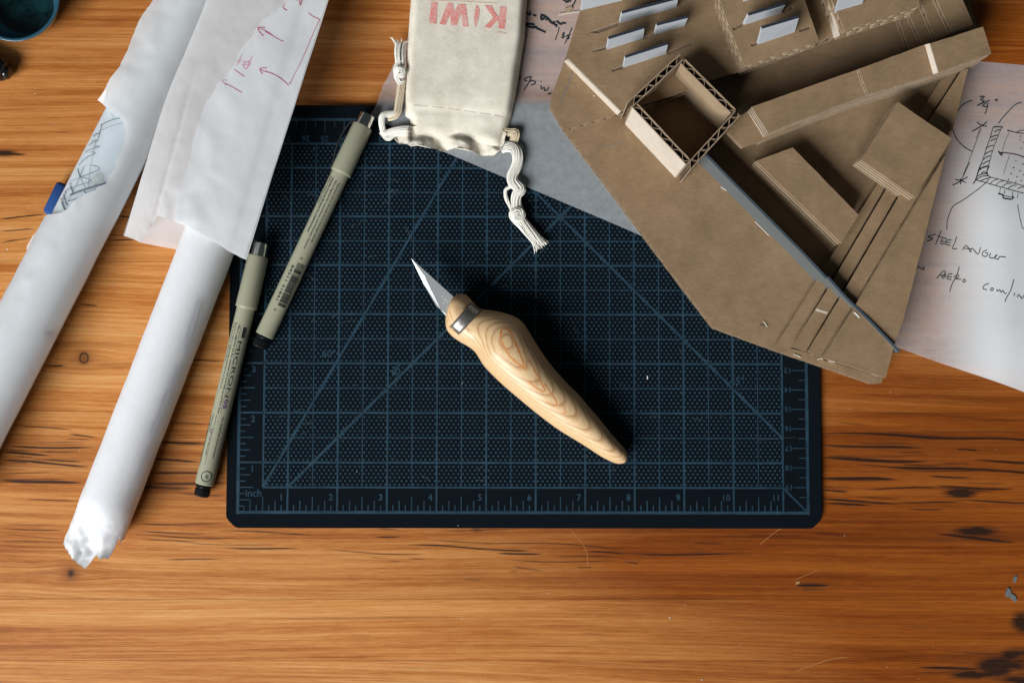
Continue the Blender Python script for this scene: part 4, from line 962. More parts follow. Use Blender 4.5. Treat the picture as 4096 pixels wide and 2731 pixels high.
# open square tower of double-thick corrugated board
def tower():
    ztop = ZB + 2.95; corners = [(1440, 236), (1561, 124), (1702, 264), (1586, 391)]
    C = [P(x, y, ztop) for x, y in corners]
    ctr = sum(C, Vector()) / 4; th = 0.34
    for i in range(4):
        a, b = C[i], C[(i + 1) % 4]; d = (b - a); L = d.length; d.normalize(); nn = Vector((-d.y, d.x, 0))
        if nn.dot(ctr - a) < 0: nn = -nn
        mb = MB(); e = 0.012
        zt = ztop + [0.0, 0.03, -0.02, 0.05][i]
        def bar(off, t0, t1, lt, mt, wob=0.0, z0=ZB, zt=zt):
            m = 24; vs = []; fs = []
            for k in range(m + 1):
                s = t0 + (t1 - t0) * k / m; wv = wob * fbm(s * 1.7, i * 3.1, off * 9)
                p = a + d * s + nn * (off + wv); q = p + nn * lt; hz = zt + 0.025 * fbm(s * 3, i, off * 5)
                vs += [(p.x, p.y, z0), (p.x, p.y, hz), (q.x, q.y, hz), (q.x, q.y, z0)]
                if k:
                    r = 4 * k; fs += [(r - 4, r, r + 1, r - 3), (r - 3, r + 1, r + 2, r - 2), (r - 2, r + 2, r + 3, r - 1)]
            fs += [(0, 1, 2, 3), (4 * m + 3, 4 * m + 2, 4 * m + 1, 4 * m)]
            K = len(mb.v); mb.v += vs; mb.f += [tuple(x + K for x in q) for q in fs]
            mb.m += ([mt, 1, mt] * m) + [1, 1]
        t0, t1 = (0.02, L - .02) if i % 2 == 0 else (th + .03, L - th - .03)
        bar(0.0, t0, t1, .042, 0); bar(th - .042, t0 + .02, t1 - .04, .042, 2, .02)
        # flute
        m = int(L / .04); vs = []; fs = []; per = 0.72
        for k in range(m + 1):
            s = t0 + (t1 - t0) * k / m; x = s / per + i * .3 + .16 * fbm(s * 1.1, i * 2.3)
            tri = max(-1, min(1, 1.12 * math.sin(2 * math.pi * x) + 0.14 * math.sin(4 * math.pi * x))) * (.93 + .07 * fbm(s * 2, i))
            off = th / 2 + (th / 2 - .05) * tri; off2 = off + .036
            p = a + d * s + nn * off; q = a + d * s + nn * off2; hz = zt - .02 - .03 * abs(fbm(s * 4, i + 9))
            vs += [(p.x, p.y, ZB), (p.x, p.y, hz), (q.x, q.y, hz), (q.x, q.y, ZB)]
            if k:
                r = 4 * k; fs += [(r - 4, r, r + 1, r - 3), (r - 3, r + 1, r + 2, r - 2), (r - 2, r + 2, r + 3, r - 1)]
        K = len(mb.v); mb.v += vs; mb.f += [tuple(x + K for x in q) for q in fs]; mb.m += [3, 2, 3] * m
        o = mb.build('tower_wall', [M_CUT if i == 3 else M_CARD, M_EDGE, M_INNER, M_CORE], model)  # lower-left wall gets a paler material: the light on it is painted in
        o['label'] = ['corrugated tower wall on the upper left', 'corrugated tower wall on the upper right', 'corrugated tower wall on the lower right', 'corrugated tower wall on the lower left, its bright light painted as pale colour'][i]
tower()
# grey divider strip with black edge
ZW = ZB + 1.62
def wpath(pts, z0, z1f, th, name, mats):
    mb = MB(); n = len(pts); a = [P(*p, z0) for p in pts]
    vs = []; fs = []; ms = []
    for i, p in enumerate(a):
        d = (a[min(i + 1, n - 1)] - a[max(i - 1, 0)]).normalized(); nn = Vector((-d.y, d.x, 0)); 
        if nn.x < 0: nn = -nn
        z1 = z1f[i]; q = p + nn * th; vs += [(p.x, p.y, z0), (p.x, p.y, z1), (q.x, q.y, z1), (q.x, q.y, z0)]
        if i:
            r = 4 * i; fs += [(r - 4, r, r + 1, r - 3), (r - 3, r + 1, r + 2, r - 2), (r - 2, r + 2, r + 3, r - 1)]; ms += [0, 1, 1]
    fs += [(0, 1, 2, 3), (4 * n - 1, 4 * n - 2, 4 * n - 3, 4 * n - 4)]; ms += [0, 1]
    return obj(name, vs, fs, mats, model, False, ms)
wpath([(1596, 365), (1660, 430), (1740, 511), (1820, 591), (1874, 648)], ZB, [ZW + .05, ZW, ZW, ZW - .03, ZW - .06], .12, 'divider_strip', [M_GREY, M_GREYD])
wpath([(1877, 645), (1920, 694), (1964, 738), (2002, 778), (2034, 812)], ZB, [ZW - .12, ZW - .06, ZW + .02, ZW + .06, ZW + .10], .12, 'divider_strip', [M_GREY, M_GREYD])
# steps across the divider
u = 0.39
L1 = [(1776, 803), (1872, 649), (1917, 576), (2014, 425), (2111, 264), (2182, 150)]
L2 = [(1818, 797), (1899, 668), (2039, 429), (2135, 276), (2210, 160)]
L3 = [(1855.5, 806), (1926, 690), (2069, 444), (2160, 300)]
L4 = [(1889, 821), (1957, 714), (2060, 542), (2171, 357)]
def step(left, mid, right, zl, zr, rest=()):
    """a narrow tread: its face sheet oversails the body so that the joint to the next tread stays an open groove"""
    W = [P(x, y, zl) for x, y in list(left) + list(mid)] + [P(x, y, zr) + Vector((-.008, -.004, 0)) for x, y in right[::-1]] + [P(x, y, zl) for x, y in rest]
    poly = [(p.x, p.y) for p in W]
    A_ = sum(poly[i][0] * poly[(i + 1) % len(poly)][1] - poly[(i + 1) % len(poly)][0] * poly[i][1] for i in range(len(poly)))
    if A_ < 0: poly = poly[::-1]
    mb = MB(); slab(mb, ragged(poly, .012), zl - .055, zl, (), 0, 1); slab(mb, inset(poly, .10), ZB - .01, zl - .054, (), 2, 2)
    o = mb.build('step_layer', [M_CARD, M_EDGE, M_CORE], model); cm.append(o)
zs = [ZB + u * k for k in range(5)]
step(L1, [(2204, 150)], [(1822, 799)] + L2[1:], zs[1], zs[2], [(1856, 810), (1892, 825), (2028, 868), (2024, 880), (2006, 882)][:5])
step(L2, [(2224, 158), (2188, 300)], [(1858, 804)] + L3[1:], zs[2], zs[3], [(1855, 808)])
step(L3, [(2186, 302), (2174, 350)], [(1892, 818)] + L4[1:], zs[3], zs[4], [(1889, 823)])
cm.append(board('step_layer', [(1889, 821), (1957, 714), (2060, 542), (2171, 357), (2075, 735), (2053, 796), (2050, 808), (2035, 867)], zs[4], .30, gap=.10, ribs=False, edge=M_PLY))
cm.append(board('step_layer', [(1930, 815), (2060, 590), (2155, 400), (2070, 735), (2050, 796), (2047, 808), (2030, 864)], zs[4] - .31, .6, gap=.02, edge=M_PLY, zref=zs[4]))
# low long block, stepped block, long beam
def stack(name, vpts, ztop, n, th, jit=0.6, dx=0, dy=0, slot=.035, **kw):
    for k in range(n):
        o = board(name, [(x + random.uniform(-jit, jit) + dx * k, y + random.uniform(-jit, jit) + dy * k) for x, y in vpts] if k else vpts, ztop - k * th, th - slot, zref=ztop, **kw); cm.append(o)
stack('long_block_layer', [(1736, 370), (1821, 339), (1972, 494), (1932, 559)], ZB + 1.30, 3, .42, 1.0, edge=M_PLY, gap=.012, ribs=False)
strip((2126, 103), (2145, 171), (2136, 100), (2156, 167), ZB + 2.4 + .31, ZB + 2.4 + .623, M_CUT, -.04)
stack('square_block_layer', [(2062, 234), (2186, 319), (2101, 453), (1977, 368)], ZB + u * 2 + 1.24, 4, .31, 1.2, edge=M_PLY, gap=.015, ribs=False)
ZF = ZB + 2.40
stack('beam_layer', [(1726, 246), (1972, 159), (2140, 98), (2258, 62), (2277, 123), (2146, 171), (1994, 217), (1764, 306)], ZF, 6, .40, 1.4, dx=.25, dy=.25, edge=M_CUT, gap=.012, ribs=False, slot=.10)
cm.append(board('beam_layer', [(1972, 159), (2126, 102), (2258, 62), (2277, 123), (2146, 169), (1994, 217)], ZF + .30, .295))
cm.append(board('beam_layer', [(2135, 101), (2258, 62), (2277, 123), (2156, 167)], ZF + .62, .315, edge=M_CUT, gap=.01))
cm.append(board('landing_layer', [(1670, 303), (1705, 339), (1781, 311), (1830, 290), (1800, 220), (1726, 248), (1697, 271)], ZB + 1.5, .30))
cm.append(board('landing_layer', [(1674, 300), (1700, 326), (1781, 311), (1830, 290), (1800, 220), (1726, 248), (1697, 271)], ZB + 1.19, .30))
# steps at the upper right
for k, x in enumerate((0, 1, 2, 3, 4)):
    l0 = [(2064, 47), (2089, 35), (2121, 22), (2152, 2), (2180, -20)][k]; l1 = [(2090, 120), (2121, 107), (2151, 92), (2186, 75), (2215, 66)][k]
    d = Vector((l1[0] - l0[0], l1[1] - l0[1])); a_ = (l0[0] - d.x * 1.0, l0[1] - d.y * 1.0)
    if k < 4: cm.append(board('stair_layer', [a_, l0, l1, (2236, 57), (2211, 0), (2190, -60)], ZB + .36 * (k + 1), .355, gap=.35))
# pencil line, glue marks and small tears
bM = bvh_of(cm)
strokes('pencil_line', [(1.4, crop(2200, 0, 2.306, [(205, 655), (170, 780), (95, 950)])), (1.2, crop(3096, 0, 2.306, [(0, 800), (300, 670), (600, 560), (900, 450), (1150, 380)])), (.9, crop(2200, 0, 2.306, [(410, 1365), (560, 1340), (690, 1300)]))], bM, M_PENCIL, model, 1.2, .008)
strokes('torn_liner', [(5.5, crop(2700, 1000, 2.306, [(1290, 545), (1350, 565), (1425, 585)]))], bM, M_CUT, model, 5, .014)
strokes('punched_hole', [(4.2, crop(2700, 1000, 2.306, [(780, 685), (805, 690), (815, 670)])), (3.5, crop(2700, 1000, 2.306, [(805, 690), (830, 700)]))], bM, M_CORE, model, 4, .006)
strokes('raised_paper_bits', [(3.0, crop(2700, 1000, 2.306, [(810, 658), (828, 672), (850, 710)])), (3.0, crop(2700, 1000, 2.306, [(1090, 962), (1130, 975), (1160, 990)])), (2.5, crop(2700, 1000, 2.306, [(1310, 1010), (1350, 1000), (1400, 1020), (1490, 1035)])), (2.2, crop(2200, 0, 2.306, [(395, 890), (412, 884)]))], bM, M_CUT, model, 3, .05)
strokes('glue_bead', [(3.6, crop(2700, 1000, 2.306, [(1650, 575), (1680, 600), (1700, 625)])), (1.8, crop(2700, 1000, 2.306, [(1755, 600), (1800, 650), (1850, 690)])), (2.0, crop(2200, 500, 2.306, [(1575, 570), (1600, 590), (1630, 605)])), (1.6, crop(2200, 500, 2.306, [(1890, 890), (1960, 960), (2020, 1020)]))], bM, M_WHITE, model, 2, .04)
bS2 = bvh_of([drawing])
strokes('paper_tab', [(5.5, c5([(722, 242), (850, 215), (1055, 190)]))], bS2, M_CUT, model, 5, .06)
strokes('torn_flap', [(4.5, c5([(810, 140), (850, 150), (930, 120), (905, 160), (860, 175)]))], bS2, M_EDGE, model, 4, .09)

# ------------------------------------------------------------------ drawstring pouch
c2 = lambda pts: crop(1400, 0, 2.306, pts)
bagp = c2([(560, -260), (553, 0), (540, 170), (530, 300), (512, 450), (507, 620), (487, 830), (492, 950), (505, 1050), (548, 1085), (553, 1200), (560, 1300), (600, 1280), (650, 1262), (750, 1245), (850, 1258), (960, 1255), (1030, 1270), (1100, 1290), (1250, 1312), (1330, 1350), (1375, 1372), (1413, 1335), (1432, 1250), (1450, 1180), (1470, 1110), (1490, 1050), (1510, 950), (1530, 850), (1560, 620), (1590, 450), (1610, 300), (1632, 0), (1650, -260)])
pb0 = P(1080, 120, 0)
bag = thing('drawstring_pouch', 'natural canvas drawstring pouch stamped in red with KIWI upside down', 'pouch', (pb0.x, pb0.y, 0.33))
zbase = lambda x, y: zS(x, y) + 0.03
def mkpoly(vp, z): return [(P(a, b, z).x, P(a, b, z).y) for a, b in vp]
bw = mkpoly(bagp, 0.9)
bwA = np.array(bw); bwB = np.roll(bwA, -1, 0)
def dist_b(x, y):
    ax, ay = bwA[:, 0], bwA[:, 1]; ex, ey = bwB[:, 0] - ax, bwB[:, 1] - ay
    t = np.clip(((x - ax) * ex + (y - ay) * ey) / (ex * ex + ey * ey + 1e-12), 0, 1)
    return float(np.min(np.hypot(x - ax - t * ex, y - ay - t * ey)))
yhem = P(1000, 260, 0.9).y; ybot = P(1000, 330, .9).y
def zBag(x, y):
    d = dist_b(x, y); k = min(1, d / 0.42)
    low = smooth01((y - ybot) / (yhem - ybot + 1.0))
    z = 0.46 + (0.24 + 0.34 * low) * (1 - (1 - k) ** 2.2)
    z += 0.035 * fbm(x * .30, y * .25, 2) + 0.012 * fbm(x * 1.0, y * .8, 4) * k
    z -= 0.05 * math.exp(-((y - yhem - 0.18 * (x - pb0.x) * -.25) / .12) ** 2) * k        # stitched hem
    z += (1 - low) * 0.16 * math.sin(x * 2.3 + 1.0) * math.exp(-((y - ybot) / .9) ** 2)
    z -= 0.12 * math.exp(-((x - y * 0.25 + 3.6) / .5) ** 2) * smooth01((y - yhem) / 3)
    return z
v, f = sheet_geo(clean(rough_edge(bw, 0.012, .2)), zBag, 0.15)
# close the edge down to the sheet
front = obj('pouch_front', v, f, M_CANVAS, bag, True)
zback = lambda x, y: zbase(x, y) + .05
rim = MB(); bwr = bw
n = len(bwr); vs = []; fs = []
for p in bwr: vs += [(p[0], p[1], zBag(*p) + .0), (p[0] + random.uniform(-.03, .03), p[1], zbase(*p))]
for i in range(n):
    j = (i + 1) % n; fs.append((2 * i, 2 * i + 1, 2 * j + 1, 2 * j))
rim.add(vs, fs); rim.build('pouch_side', M_CANVAS, bag, True)
# gathered mouth below the flap
ruf = c2([(545, 1180), (470, 1190), (400, 1235), (402, 1262), (440, 1312), (520, 1330), (560, 1352), (620, 1345), (700, 1362), (770, 1372), (830, 1392), (900, 1387), (960, 1370), (1060, 1387), (1150, 1402), (1200, 1422), (1250, 1432), (1330, 1437), (1372, 1412), (1420, 1340), (1440, 1230), (1300, 1150), (900, 1150)])
rw = mkpoly(ruf, .6)
_fl = sorted((P(a_, b_, .7).x, P(a_, b_, .7).y) for a_, b_ in c2([(553, 1290), (600, 1280), (650, 1262), (750, 1245), (850, 1258), (960, 1255), (1030, 1270), (1100, 1290), (1250, 1312), (1330, 1350), (1375, 1372), (1413, 1335), (1440, 1200)]))
def zRuf(x, y):
    out = smooth01((float(np.interp(x, [q[0] for q in _fl], [q[1] for q in _fl])) - y + .10) / .35) if x > _fl[0][0] else 1.0
    u_ = x * 2.9 + 0.6 * math.sin(y * 1.3)
    return 0.57 + 0.05 * math.sin(u_) + out * (0.10 + 0.24 * math.sin(u_ + 1.2 * fbm(x * .7, y * .7, 5)) + 0.10 * fbm(x * 2.6, y * 2.6, 6))
v, f = sheet_geo(clean(rough_edge(rw, 0.06, .09)), zRuf, 0.11)
rufo = obj('gathered_mouth', v, f, M_CANVAS, bag, True)
n = len(rw); vs = []; fs = []
for p in rw: vs += [(p[0], p[1], zRuf(*p) + .002), (p[0] * .995 + .005 * rw[0][0], p[1] + .06, zbase(*p))]
for i in range(n):
    j = (i + 1) % n; fs.append((2 * i, 2 * i + 1, 2 * j + 1, 2 * j))
obj('mouth_underside', vs, fs, M_CANVAS, bag, True)
# seams
bF = bvh_of([front])
dash = []
L0 = c2([(590, 968), (760, 985), (900, 1000), (1050, 1022), (1200, 1045), (1330, 1062), (1440, 1085)])
strokes('hem_stitching', [(0.9, [L0[i], tuple((Vector(L0[i]) * .25 + Vector(L0[i + 1]) * .75))]) for i in range(len(L0) - 1)], bF, plain('grey_thread', (0.30, 0.27, 0.22), .9), bag, .9, .008)
strokes('side_stitching', [(2.0, c2([(560, 1095), (568, 1180), (585, 1290)])), (2.0, c2([(1452, 1160), (1432, 1230), (1418, 1310)]))], bF, M_COTTON, bag, 2, .03)
# red stamp, upside down
def filled(name, polys, bvh, mat_, parent, lift=.012, step=3.0):
    mb = MB()
    for pv in polys:
        V, F = sheet_geo(clean([(a, b) for a, b in pv]), lambda x, y: 0, step)
        W = []; ok = True
        for x, y, _ in V:
            dr = ray(x, y).normalized(); h = bvh.ray_cast(CAM, dr)
            if h[0] is None: ok = False; break
            W.append(h[0] - dr * lift)
        if ok: mb.add(W, [q[::-1] for q in F])
    return mb.build(name, mat_, parent)
K_ = [(1385, 62), (1445, 66), (1428, 272), (1365, 265), (1372, 195), (1350, 195), (1300, 262), (1232, 255), (1322, 165), (1240, 50), (1305, 55), (1360, 150), (1378, 150)]
I2 = [(1165, 52), (1182, 55), (1197, 95), (1190, 160), (1165, 250), (1153, 248), (1143, 190), (1150, 110)]
W_ = [(900, 28), (948, 30), (958, 110), (1000, 38), (1065, 40), (1097, 250), (1040, 248), (1025, 130), (985, 240), (928, 238), (925, 130), (880, 232), (826, 226)]
I1 = [(748, 20), (808, 25), (796, 222), (730, 218)]
filled('red_stamp_letters', [c2(K_), c2(I2), c2(W_), c2(I1)], bF, M_STAMP, bag)
strokes('red_stamp_lines', [(1.2, c2([(1362, 298), (1400, 300), (1448, 312)])), (1.0, c2([(720, 4), (900, 10), (1100, 16), (1240, 26), (1357, 30)]))], bF, M_STAMP, bag, 1.2)
# cords: bundles of twisted yarns
def cord(name, path, mat_, parent, nst=12, rad=0.16, yr=0.05, twist=0.5, flat=1.0, fray=0.0, seed=1):
    rnd = random.Random(seed)
    pts = [P(x, y, z) for x, y, z in path]; dense = []
    for i in range(len(pts) - 1):
        p0 = pts[max(0, i - 1)]; p1 = pts[i]; p2 = pts[i + 1]; p3 = pts[min(len(pts) - 1, i + 2)]
        m = max(3, int((p2 - p1).length / .09))
        for k in range(m):
            t = k / m; dense.append(0.5 * ((2 * p1) + (p2 - p0) * t + (2 * p0 - 5 * p1 + 4 * p2 - p3) * t * t + (3 * p1 - p0 - 3 * p2 + p3) * t ** 3))
    dense.append(pts[-1]); n = len(dense); mb = MB()
    for s in range(nst):
        core = (s == 0 and not fray and flat < .65); a0 = 2 * math.pi * s / nst + rnd.uniform(-.2, .2); rr = 0.0 if core else rad * (0.35 + .65 * rnd.random() ** .5); vs = []; fs = []; length = 0
        fr = rnd.uniform(-1, 1); fr2 = rnd.uniform(-1, 1); cut = n - (rnd.randint(0, 5) if fray else 0)
        for i in range(cut):
            p = dense[i]; d = (dense[min(i + 1, n - 1)] - dense[max(i - 1, 0)]).normalized()
            if i: length += (dense[i] - dense[i - 1]).length
            sd = Vector((-d.y, d.x, 0)); sd = sd.normalized() if sd.length > 1e-5 else Vector((1, 0, 0)); up = d.cross(sd)
            if up.z < 0: up = -up
            an = a0 + twist * length * 2 * math.pi; k = i / n
            spread = 1 + fray * max(0, (k - .72) / .28)
            c = p + sd * math.cos(an) * rr * spread + up * math.sin(an) * rr * flat
            c = c + (sd * fr + up * fr2 * .3) * fray * .16 * max(0, (k - .6) / .4) ** 2
            for q in range(5):
                th = 2 * math.pi * q / 5; vs.append(c + (sd * math.cos(th) + up * math.sin(th) * (flat if core else 1)) * (rad * .72 if core else yr))
            if i:
                b_ = 5 * (i - 1)
                for q in range(5):
                    q2 = (q + 1) % 5; fs.append((b_ + q, b_ + q2, b_ + 5 + q2, b_ + 5 + q))
        mb.add(vs, fs)
    return mb.build(name, mat_, parent, True)
def px(c, z): return [(a, b, zz) for (a, b), zz in zip(c, z)]
# left cord: frayed tassel, knot, flat tape
cord('left_cord_tassel', px(c2([(465, 620), (462, 560), (455, 480), (462, 400), (468, 372)]), [.75, .8, .75, .65, .6]), M_COTTON, bag, 48, .24, .026, .05, .7, 1.2, 3)
cord('left_cord_knot', px(c2([(470, 560), (450, 600), (430, 640), (440, 690), (480, 690), (490, 650), (450, 640), (435, 700), (460, 750), (485, 740)]), [.8, .85, .9, .95, 1.0, 1.0, 1.05, .95, .85, .8]), M_COTTON, bag, 28, .17, .030, .5, .8, 0, 4)
cord('left_cord_tape', px(c2([(478, 730), (470, 800), (462, 880), (450, 980), (440, 1040), (410, 1070), (350, 1085)]), [.8, .8, .8, .82, .85, .8, .7]), M_TAPE, bag, 44, .21, .024, .04, .35, 0, 5)
cord('left_cord_loop', px(c2([(430, 1050), (340, 1055), (300, 1075), (292, 1130), (300, 1180), (310, 1215), (340, 1225), (400, 1205), (480, 1190), (550, 1185)]), [.8, .82, .85, .8, .7, .65, .65, .7, .75, .7]), M_COTTON, bag, 40, .155, .022, .06, .5, 0, 6)
cord('left_cord_fold', px(c2([(290, 1215), (330, 1262), (360, 1275), (400, 1240), (470, 1225), (560, 1240)]), [.55, .55, .58, .6, .62, .6]), M_COTTON, bag, 36, .15, .022, .08, .5, 0, 7)
cord('right_cord_tape', px(c2([(1420, 1215), (1480, 1225), (1528, 1225), (1520, 1270), (1500, 1320)]), [.62, .66, .7, .68, .6]), M_TAPE, bag, 44, .22, .024, .03, .3, 0, 8)
c8 = lambda pts: crop(1500, 500, 2.306, pts)
cord('right_cord', px(c8([(1165, 215), (1225, 200), (1280, 215), (1310, 270), (1315, 340), (1290, 410), (1265, 470), (1275, 530), (1320, 570), (1345, 600), (1310, 640), (1300, 700), (1310, 760), (1320, 815)]), [.55, .65, .7, .72, .7, .68, .68, .7, .72, .75, .72, .68, .66, .7]), M_COTTON, bag, 60, .28, .025, .13, .6, 0, 9)
cord('right_cord_loop', px(c8([(1270, 560), (1215, 585), (1200, 620), (1212, 680), (1240, 740), (1275, 800)]), [.6, .58, .55, .52, .52, .6]), M_COTTON, bag, 9, .08, .034, .4, .8, 0, 10)
cord('right_cord_knot', px(c8([(1330, 800), (1285, 805), (1270, 835), (1300, 870), (1350, 850), (1350, 810), (1310, 800), (1280, 850), (1310, 890), (1355, 910)]), [.7, .75, .75, .8, .8, .8, .85, .8, .7, .6]), M_COTTON, bag, 30, .19, .030, .5, .8, 0, 11)
cord('right_cord_tassel', px(c8([(1330, 880), (1370, 920), (1415, 975), (1465, 1030), (1510, 1085), (1545, 1130)]), [.62, .6, .56, .54, .5, .46]), M_COTTON, bag, 64, .30, .028, .06, .7, 0.9, 12)

# ------------------------------------------------------------------ pens
def pen(name, label, cap_end, plug_end, spec, texts, bars, z0, z1, rotext=0.0):
    A = P(*cap_end, z0); B = P(*plug_end, z1); d = (B - A).normalized()
    root = thing(name, label, 'pen', ((A.x + B.x) / 2, (A.y + B.y) / 2, min(z0, z1) - .48), 'khaki technical pens')
    w_ = Vector((-d.y, d.x, 0)).normalized()
    if w_.x < 0: w_ = -w_
    n_ = w_.cross(d); n_ = n_ if n_.z > 0 else -n_
    def lathe(nm, prof, m, seg=40):
        V = []; F = []
        for s, r in prof:
            for k in range(seg):
                th = 2 * math.pi * k / seg; V.append(A + d * s + (w_ * math.cos(th) + n_ * math.sin(th)) * r)
        for i in range(len(prof) - 1):
            for k in range(seg):
                k2 = (k + 1) % seg; F.append((i * seg + k, i * seg + k2, (i + 1) * seg + k2, (i + 1) * seg + k))
        F.append(tuple(range(seg))); F.append(tuple(range(len(prof) * seg - 1, (len(prof) - 1) * seg - 1, -1)))
        o = obj(nm, V, F, m, root, False)
        me = o.data; me.polygons.foreach_set('use_smooth', [len(p.vertices) == 4 for p in me.polygons])
        try: me.set_sharp_from_angle(angle=math.radians(35))
        except Exception: pass
        return o
    c, e, f_, g = spec   # chrome end, cap end, barrel end, plug end
    lathe('chrome_end', [(0.0, .30), (0.02, .39), (0.06, .415), (c, .425)], M_CHROME)
    lathe('cap', [(c - .02, .46), (c, .505), (c + .05, .525), (e - .12, .545), (e - .03, .55), (e, .535), (e, .48)], M_BEIGE)
    lathe('barrel', [(e - .1, .462), (f_ - .1, .472), (f_ - .02, .468), (f_, .45)], M_BEIGE)
    lathe('end_plug', [(f_ - .05, .40), (f_ + .14, .405), (f_ + .16, .37), (f_ + .24, .37), (f_ + .26, .40), (g - .06, .39), (g, .34)], M_BLACKP)
    def on(s, v, r): 
        a = v / r; return A + d * s + (w_ * math.sin(a) + n_ * math.cos(a)) * r
    R = .480
    for (body, s0, L, off, h, bold, m) in texts:
        v, f, bb = text_geo(body, 1.0, bold); k = L / (bb[1] - bb[0]); hh = h / .7
        V = [on(s0 + (x - bb[0]) * k, off + y * hh, R) for x, y, _ in v]
        F = [q if True else q for q in f]; obj('printed_text', V, F, m, root)['kind'] = 'stuff'
    mb = MB(); rnd = random.Random(5)
    for (s0, s1, o0, o1) in bars:
        s = s0
        while s < s1:
            t = rnd.choice([.02, .02, .035, .055]); m_ = 8
            vs = []; fs = []
            for k in range(m_ + 1):
                q = o0 + (o1 - o0) * k / m_; vs += [on(s, q, R), on(s + t, q, R)]
                if k: fs.append((2 * k - 2, 2 * k - 1, 2 * k + 1, 2 * k))
            mb.add(vs, fs); s += t + rnd.choice([.022, .03, .05])
    mb.build('barcode', M_INK, root)['kind'] = 'stuff'
    return root, A, d, w_, n_, on
CM = 0.0221
r1, A1, d1, w1, n1, on1 = pen('technical_pen', 'khaki fineliner pen with dark pocket clip lying wholly on the cutting mat', (845.5, 264), (589, 810), (.66, 3.36, 12.55, 13.2),
    [('Japan / Japon / Japón', 3.75, 1.55, -.335, .085, 0, M_INK), ('SAKURA COLOR PRODUCTS CORPORATION', 3.78, 3.05, -.20, .10, .014, M_INK), ('Micro Pigment für wasserfestes und lichtechtes Zeichnen', 3.85, 3.85, .02, .095, 0, M_INK), ('Pigmento micro, fórmula de la tinta agua basado', 3.92, 3.35, .22, .09, 0, M_INK), ('0', 8.15, .11, .10, .10, 0, M_INK), ('84511 31841', 8.68, 1.95, -.16, .15, .004, M_INK), ('0', 11.05, .12, -.02, .11, 0, M_INK)],
    [(8.48, 10.85, .06, .50)], ZM + .53, ZM + .49)
mb = MB(); pth = []
for k in range(13):
    t = k / 12; s = .62 + t * 2.78; off = .56 + .22 * math.sin(math.pi * min(1, t * 1.15)) ** .7 - .05 * t
    pth.append((s, off))
vs = []; fs = []
for i, (s, off) in enumerate(pth):
    c_ = A1 + d1 * s - w1 * off + n1 * .08
    for (a_, b_) in ((.035, .12), (.035, -.12), (-.035, -.12), (-.035, .12)): vs.append(c_ - w1 * a_ + n1 * b_)
    if i:
        b0_ = 4 * i
        for q in range(4): q2 = (q + 1) % 4; fs.append((b0_ - 4 + q, b0_ - 4 + q2, b0_ + q2, b0_ + q))
mb.add(vs, fs); M_CLIP = plain('dark_steel_clip', (0.42, 0.43, 0.44), .25, 1.0)
cl = mb.build('pocket_clip', M_CLIP, r1)
def ring(root, A, d, w_, n_, s, m):
    pass
r2, A2, d2, w2, n2, on2 = pen('technical_pen', 'khaki fineliner pen with grey MICRON lettering half off the mat beside the paper roll', (600.5, 558), (461, 1147), (.70, 3.42, 12.62, 13.25),
    [('Micro pigment ink for waterproof and fade proof fine lines', 4.35, 4.6, -.06, .10, 0, M_INK), ('Encre à micro pigments résistante à l\'eau et', 4.28, 3.4, -.235, .085, 0, M_INK), ('à la lumière extra-fine', 4.28, 2.0, -.36, .075, 0, M_INK), ('MICRON', 5.15, 2.9, .13, .17, .0, M_INK), ('05', 8.15, .5, .15, .16, .02, M_PURPLE), ('For Acid-Free Environments', 9.1, 2.1, .22, .09, .008, M_INK), ('XSDK05#49', 9.0, .95, -.32, .085, 0, M_INKG), ('0.45 mm', 9.75, .62, -.19, .085, .008, M_PURPLE), ('line width', 10.45, .68, -.19, .085, 0, M_INK), ('AP', 12.05, .22, .08, .15, .012, M_INK), ('SAKURA', 4.45, .5, .28, .10, .01, M_INKG)],
    [(9.15, 11.7, -.52, -.40)], ZM + .58, .56)
mb = MB()
def onstrip(s0, v0, s1, v1, wd, R=.481):
    m_ = 14; vs = []; fs = []
    for k in range(m_ + 1):
        t = k / m_; s = s0 + (s1 - s0) * t; q = v0 + (v1 - v0) * t
        vs += [on2(s, q - wd / 2, R), on2(s, q + wd / 2, R)]
        if k: fs.append((2 * k - 2, 2 * k - 1, 2 * k + 1, 2 * k))
    mb.add(vs, fs)
onstrip(4.4, .09, 8.9, .09, .012); onstrip(9.0, -.08, 11.6, -.08, .012); onstrip(4.4, .32, 4.95, .32, .19)
for k in range(20):
    a0, a1 = 2 * math.pi * k / 20, 2 * math.pi * (k + 1) / 20
    mb.add([on2(12.15 + .24 * math.cos(a0), .14 + .24 * math.sin(a0), .481), on2(12.15 + .28 * math.cos(a0), .14 + .28 * math.sin(a0), .481), on2(12.15 + .28 * math.cos(a1), .14 + .28 * math.sin(a1), .481), on2(12.15 + .24 * math.cos(a1), .14 + .24 * math.sin(a1), .481)], [(0, 1, 2, 3)])
mb.build('printed_rules', M_INK, r2)['kind'] = 'stuff'

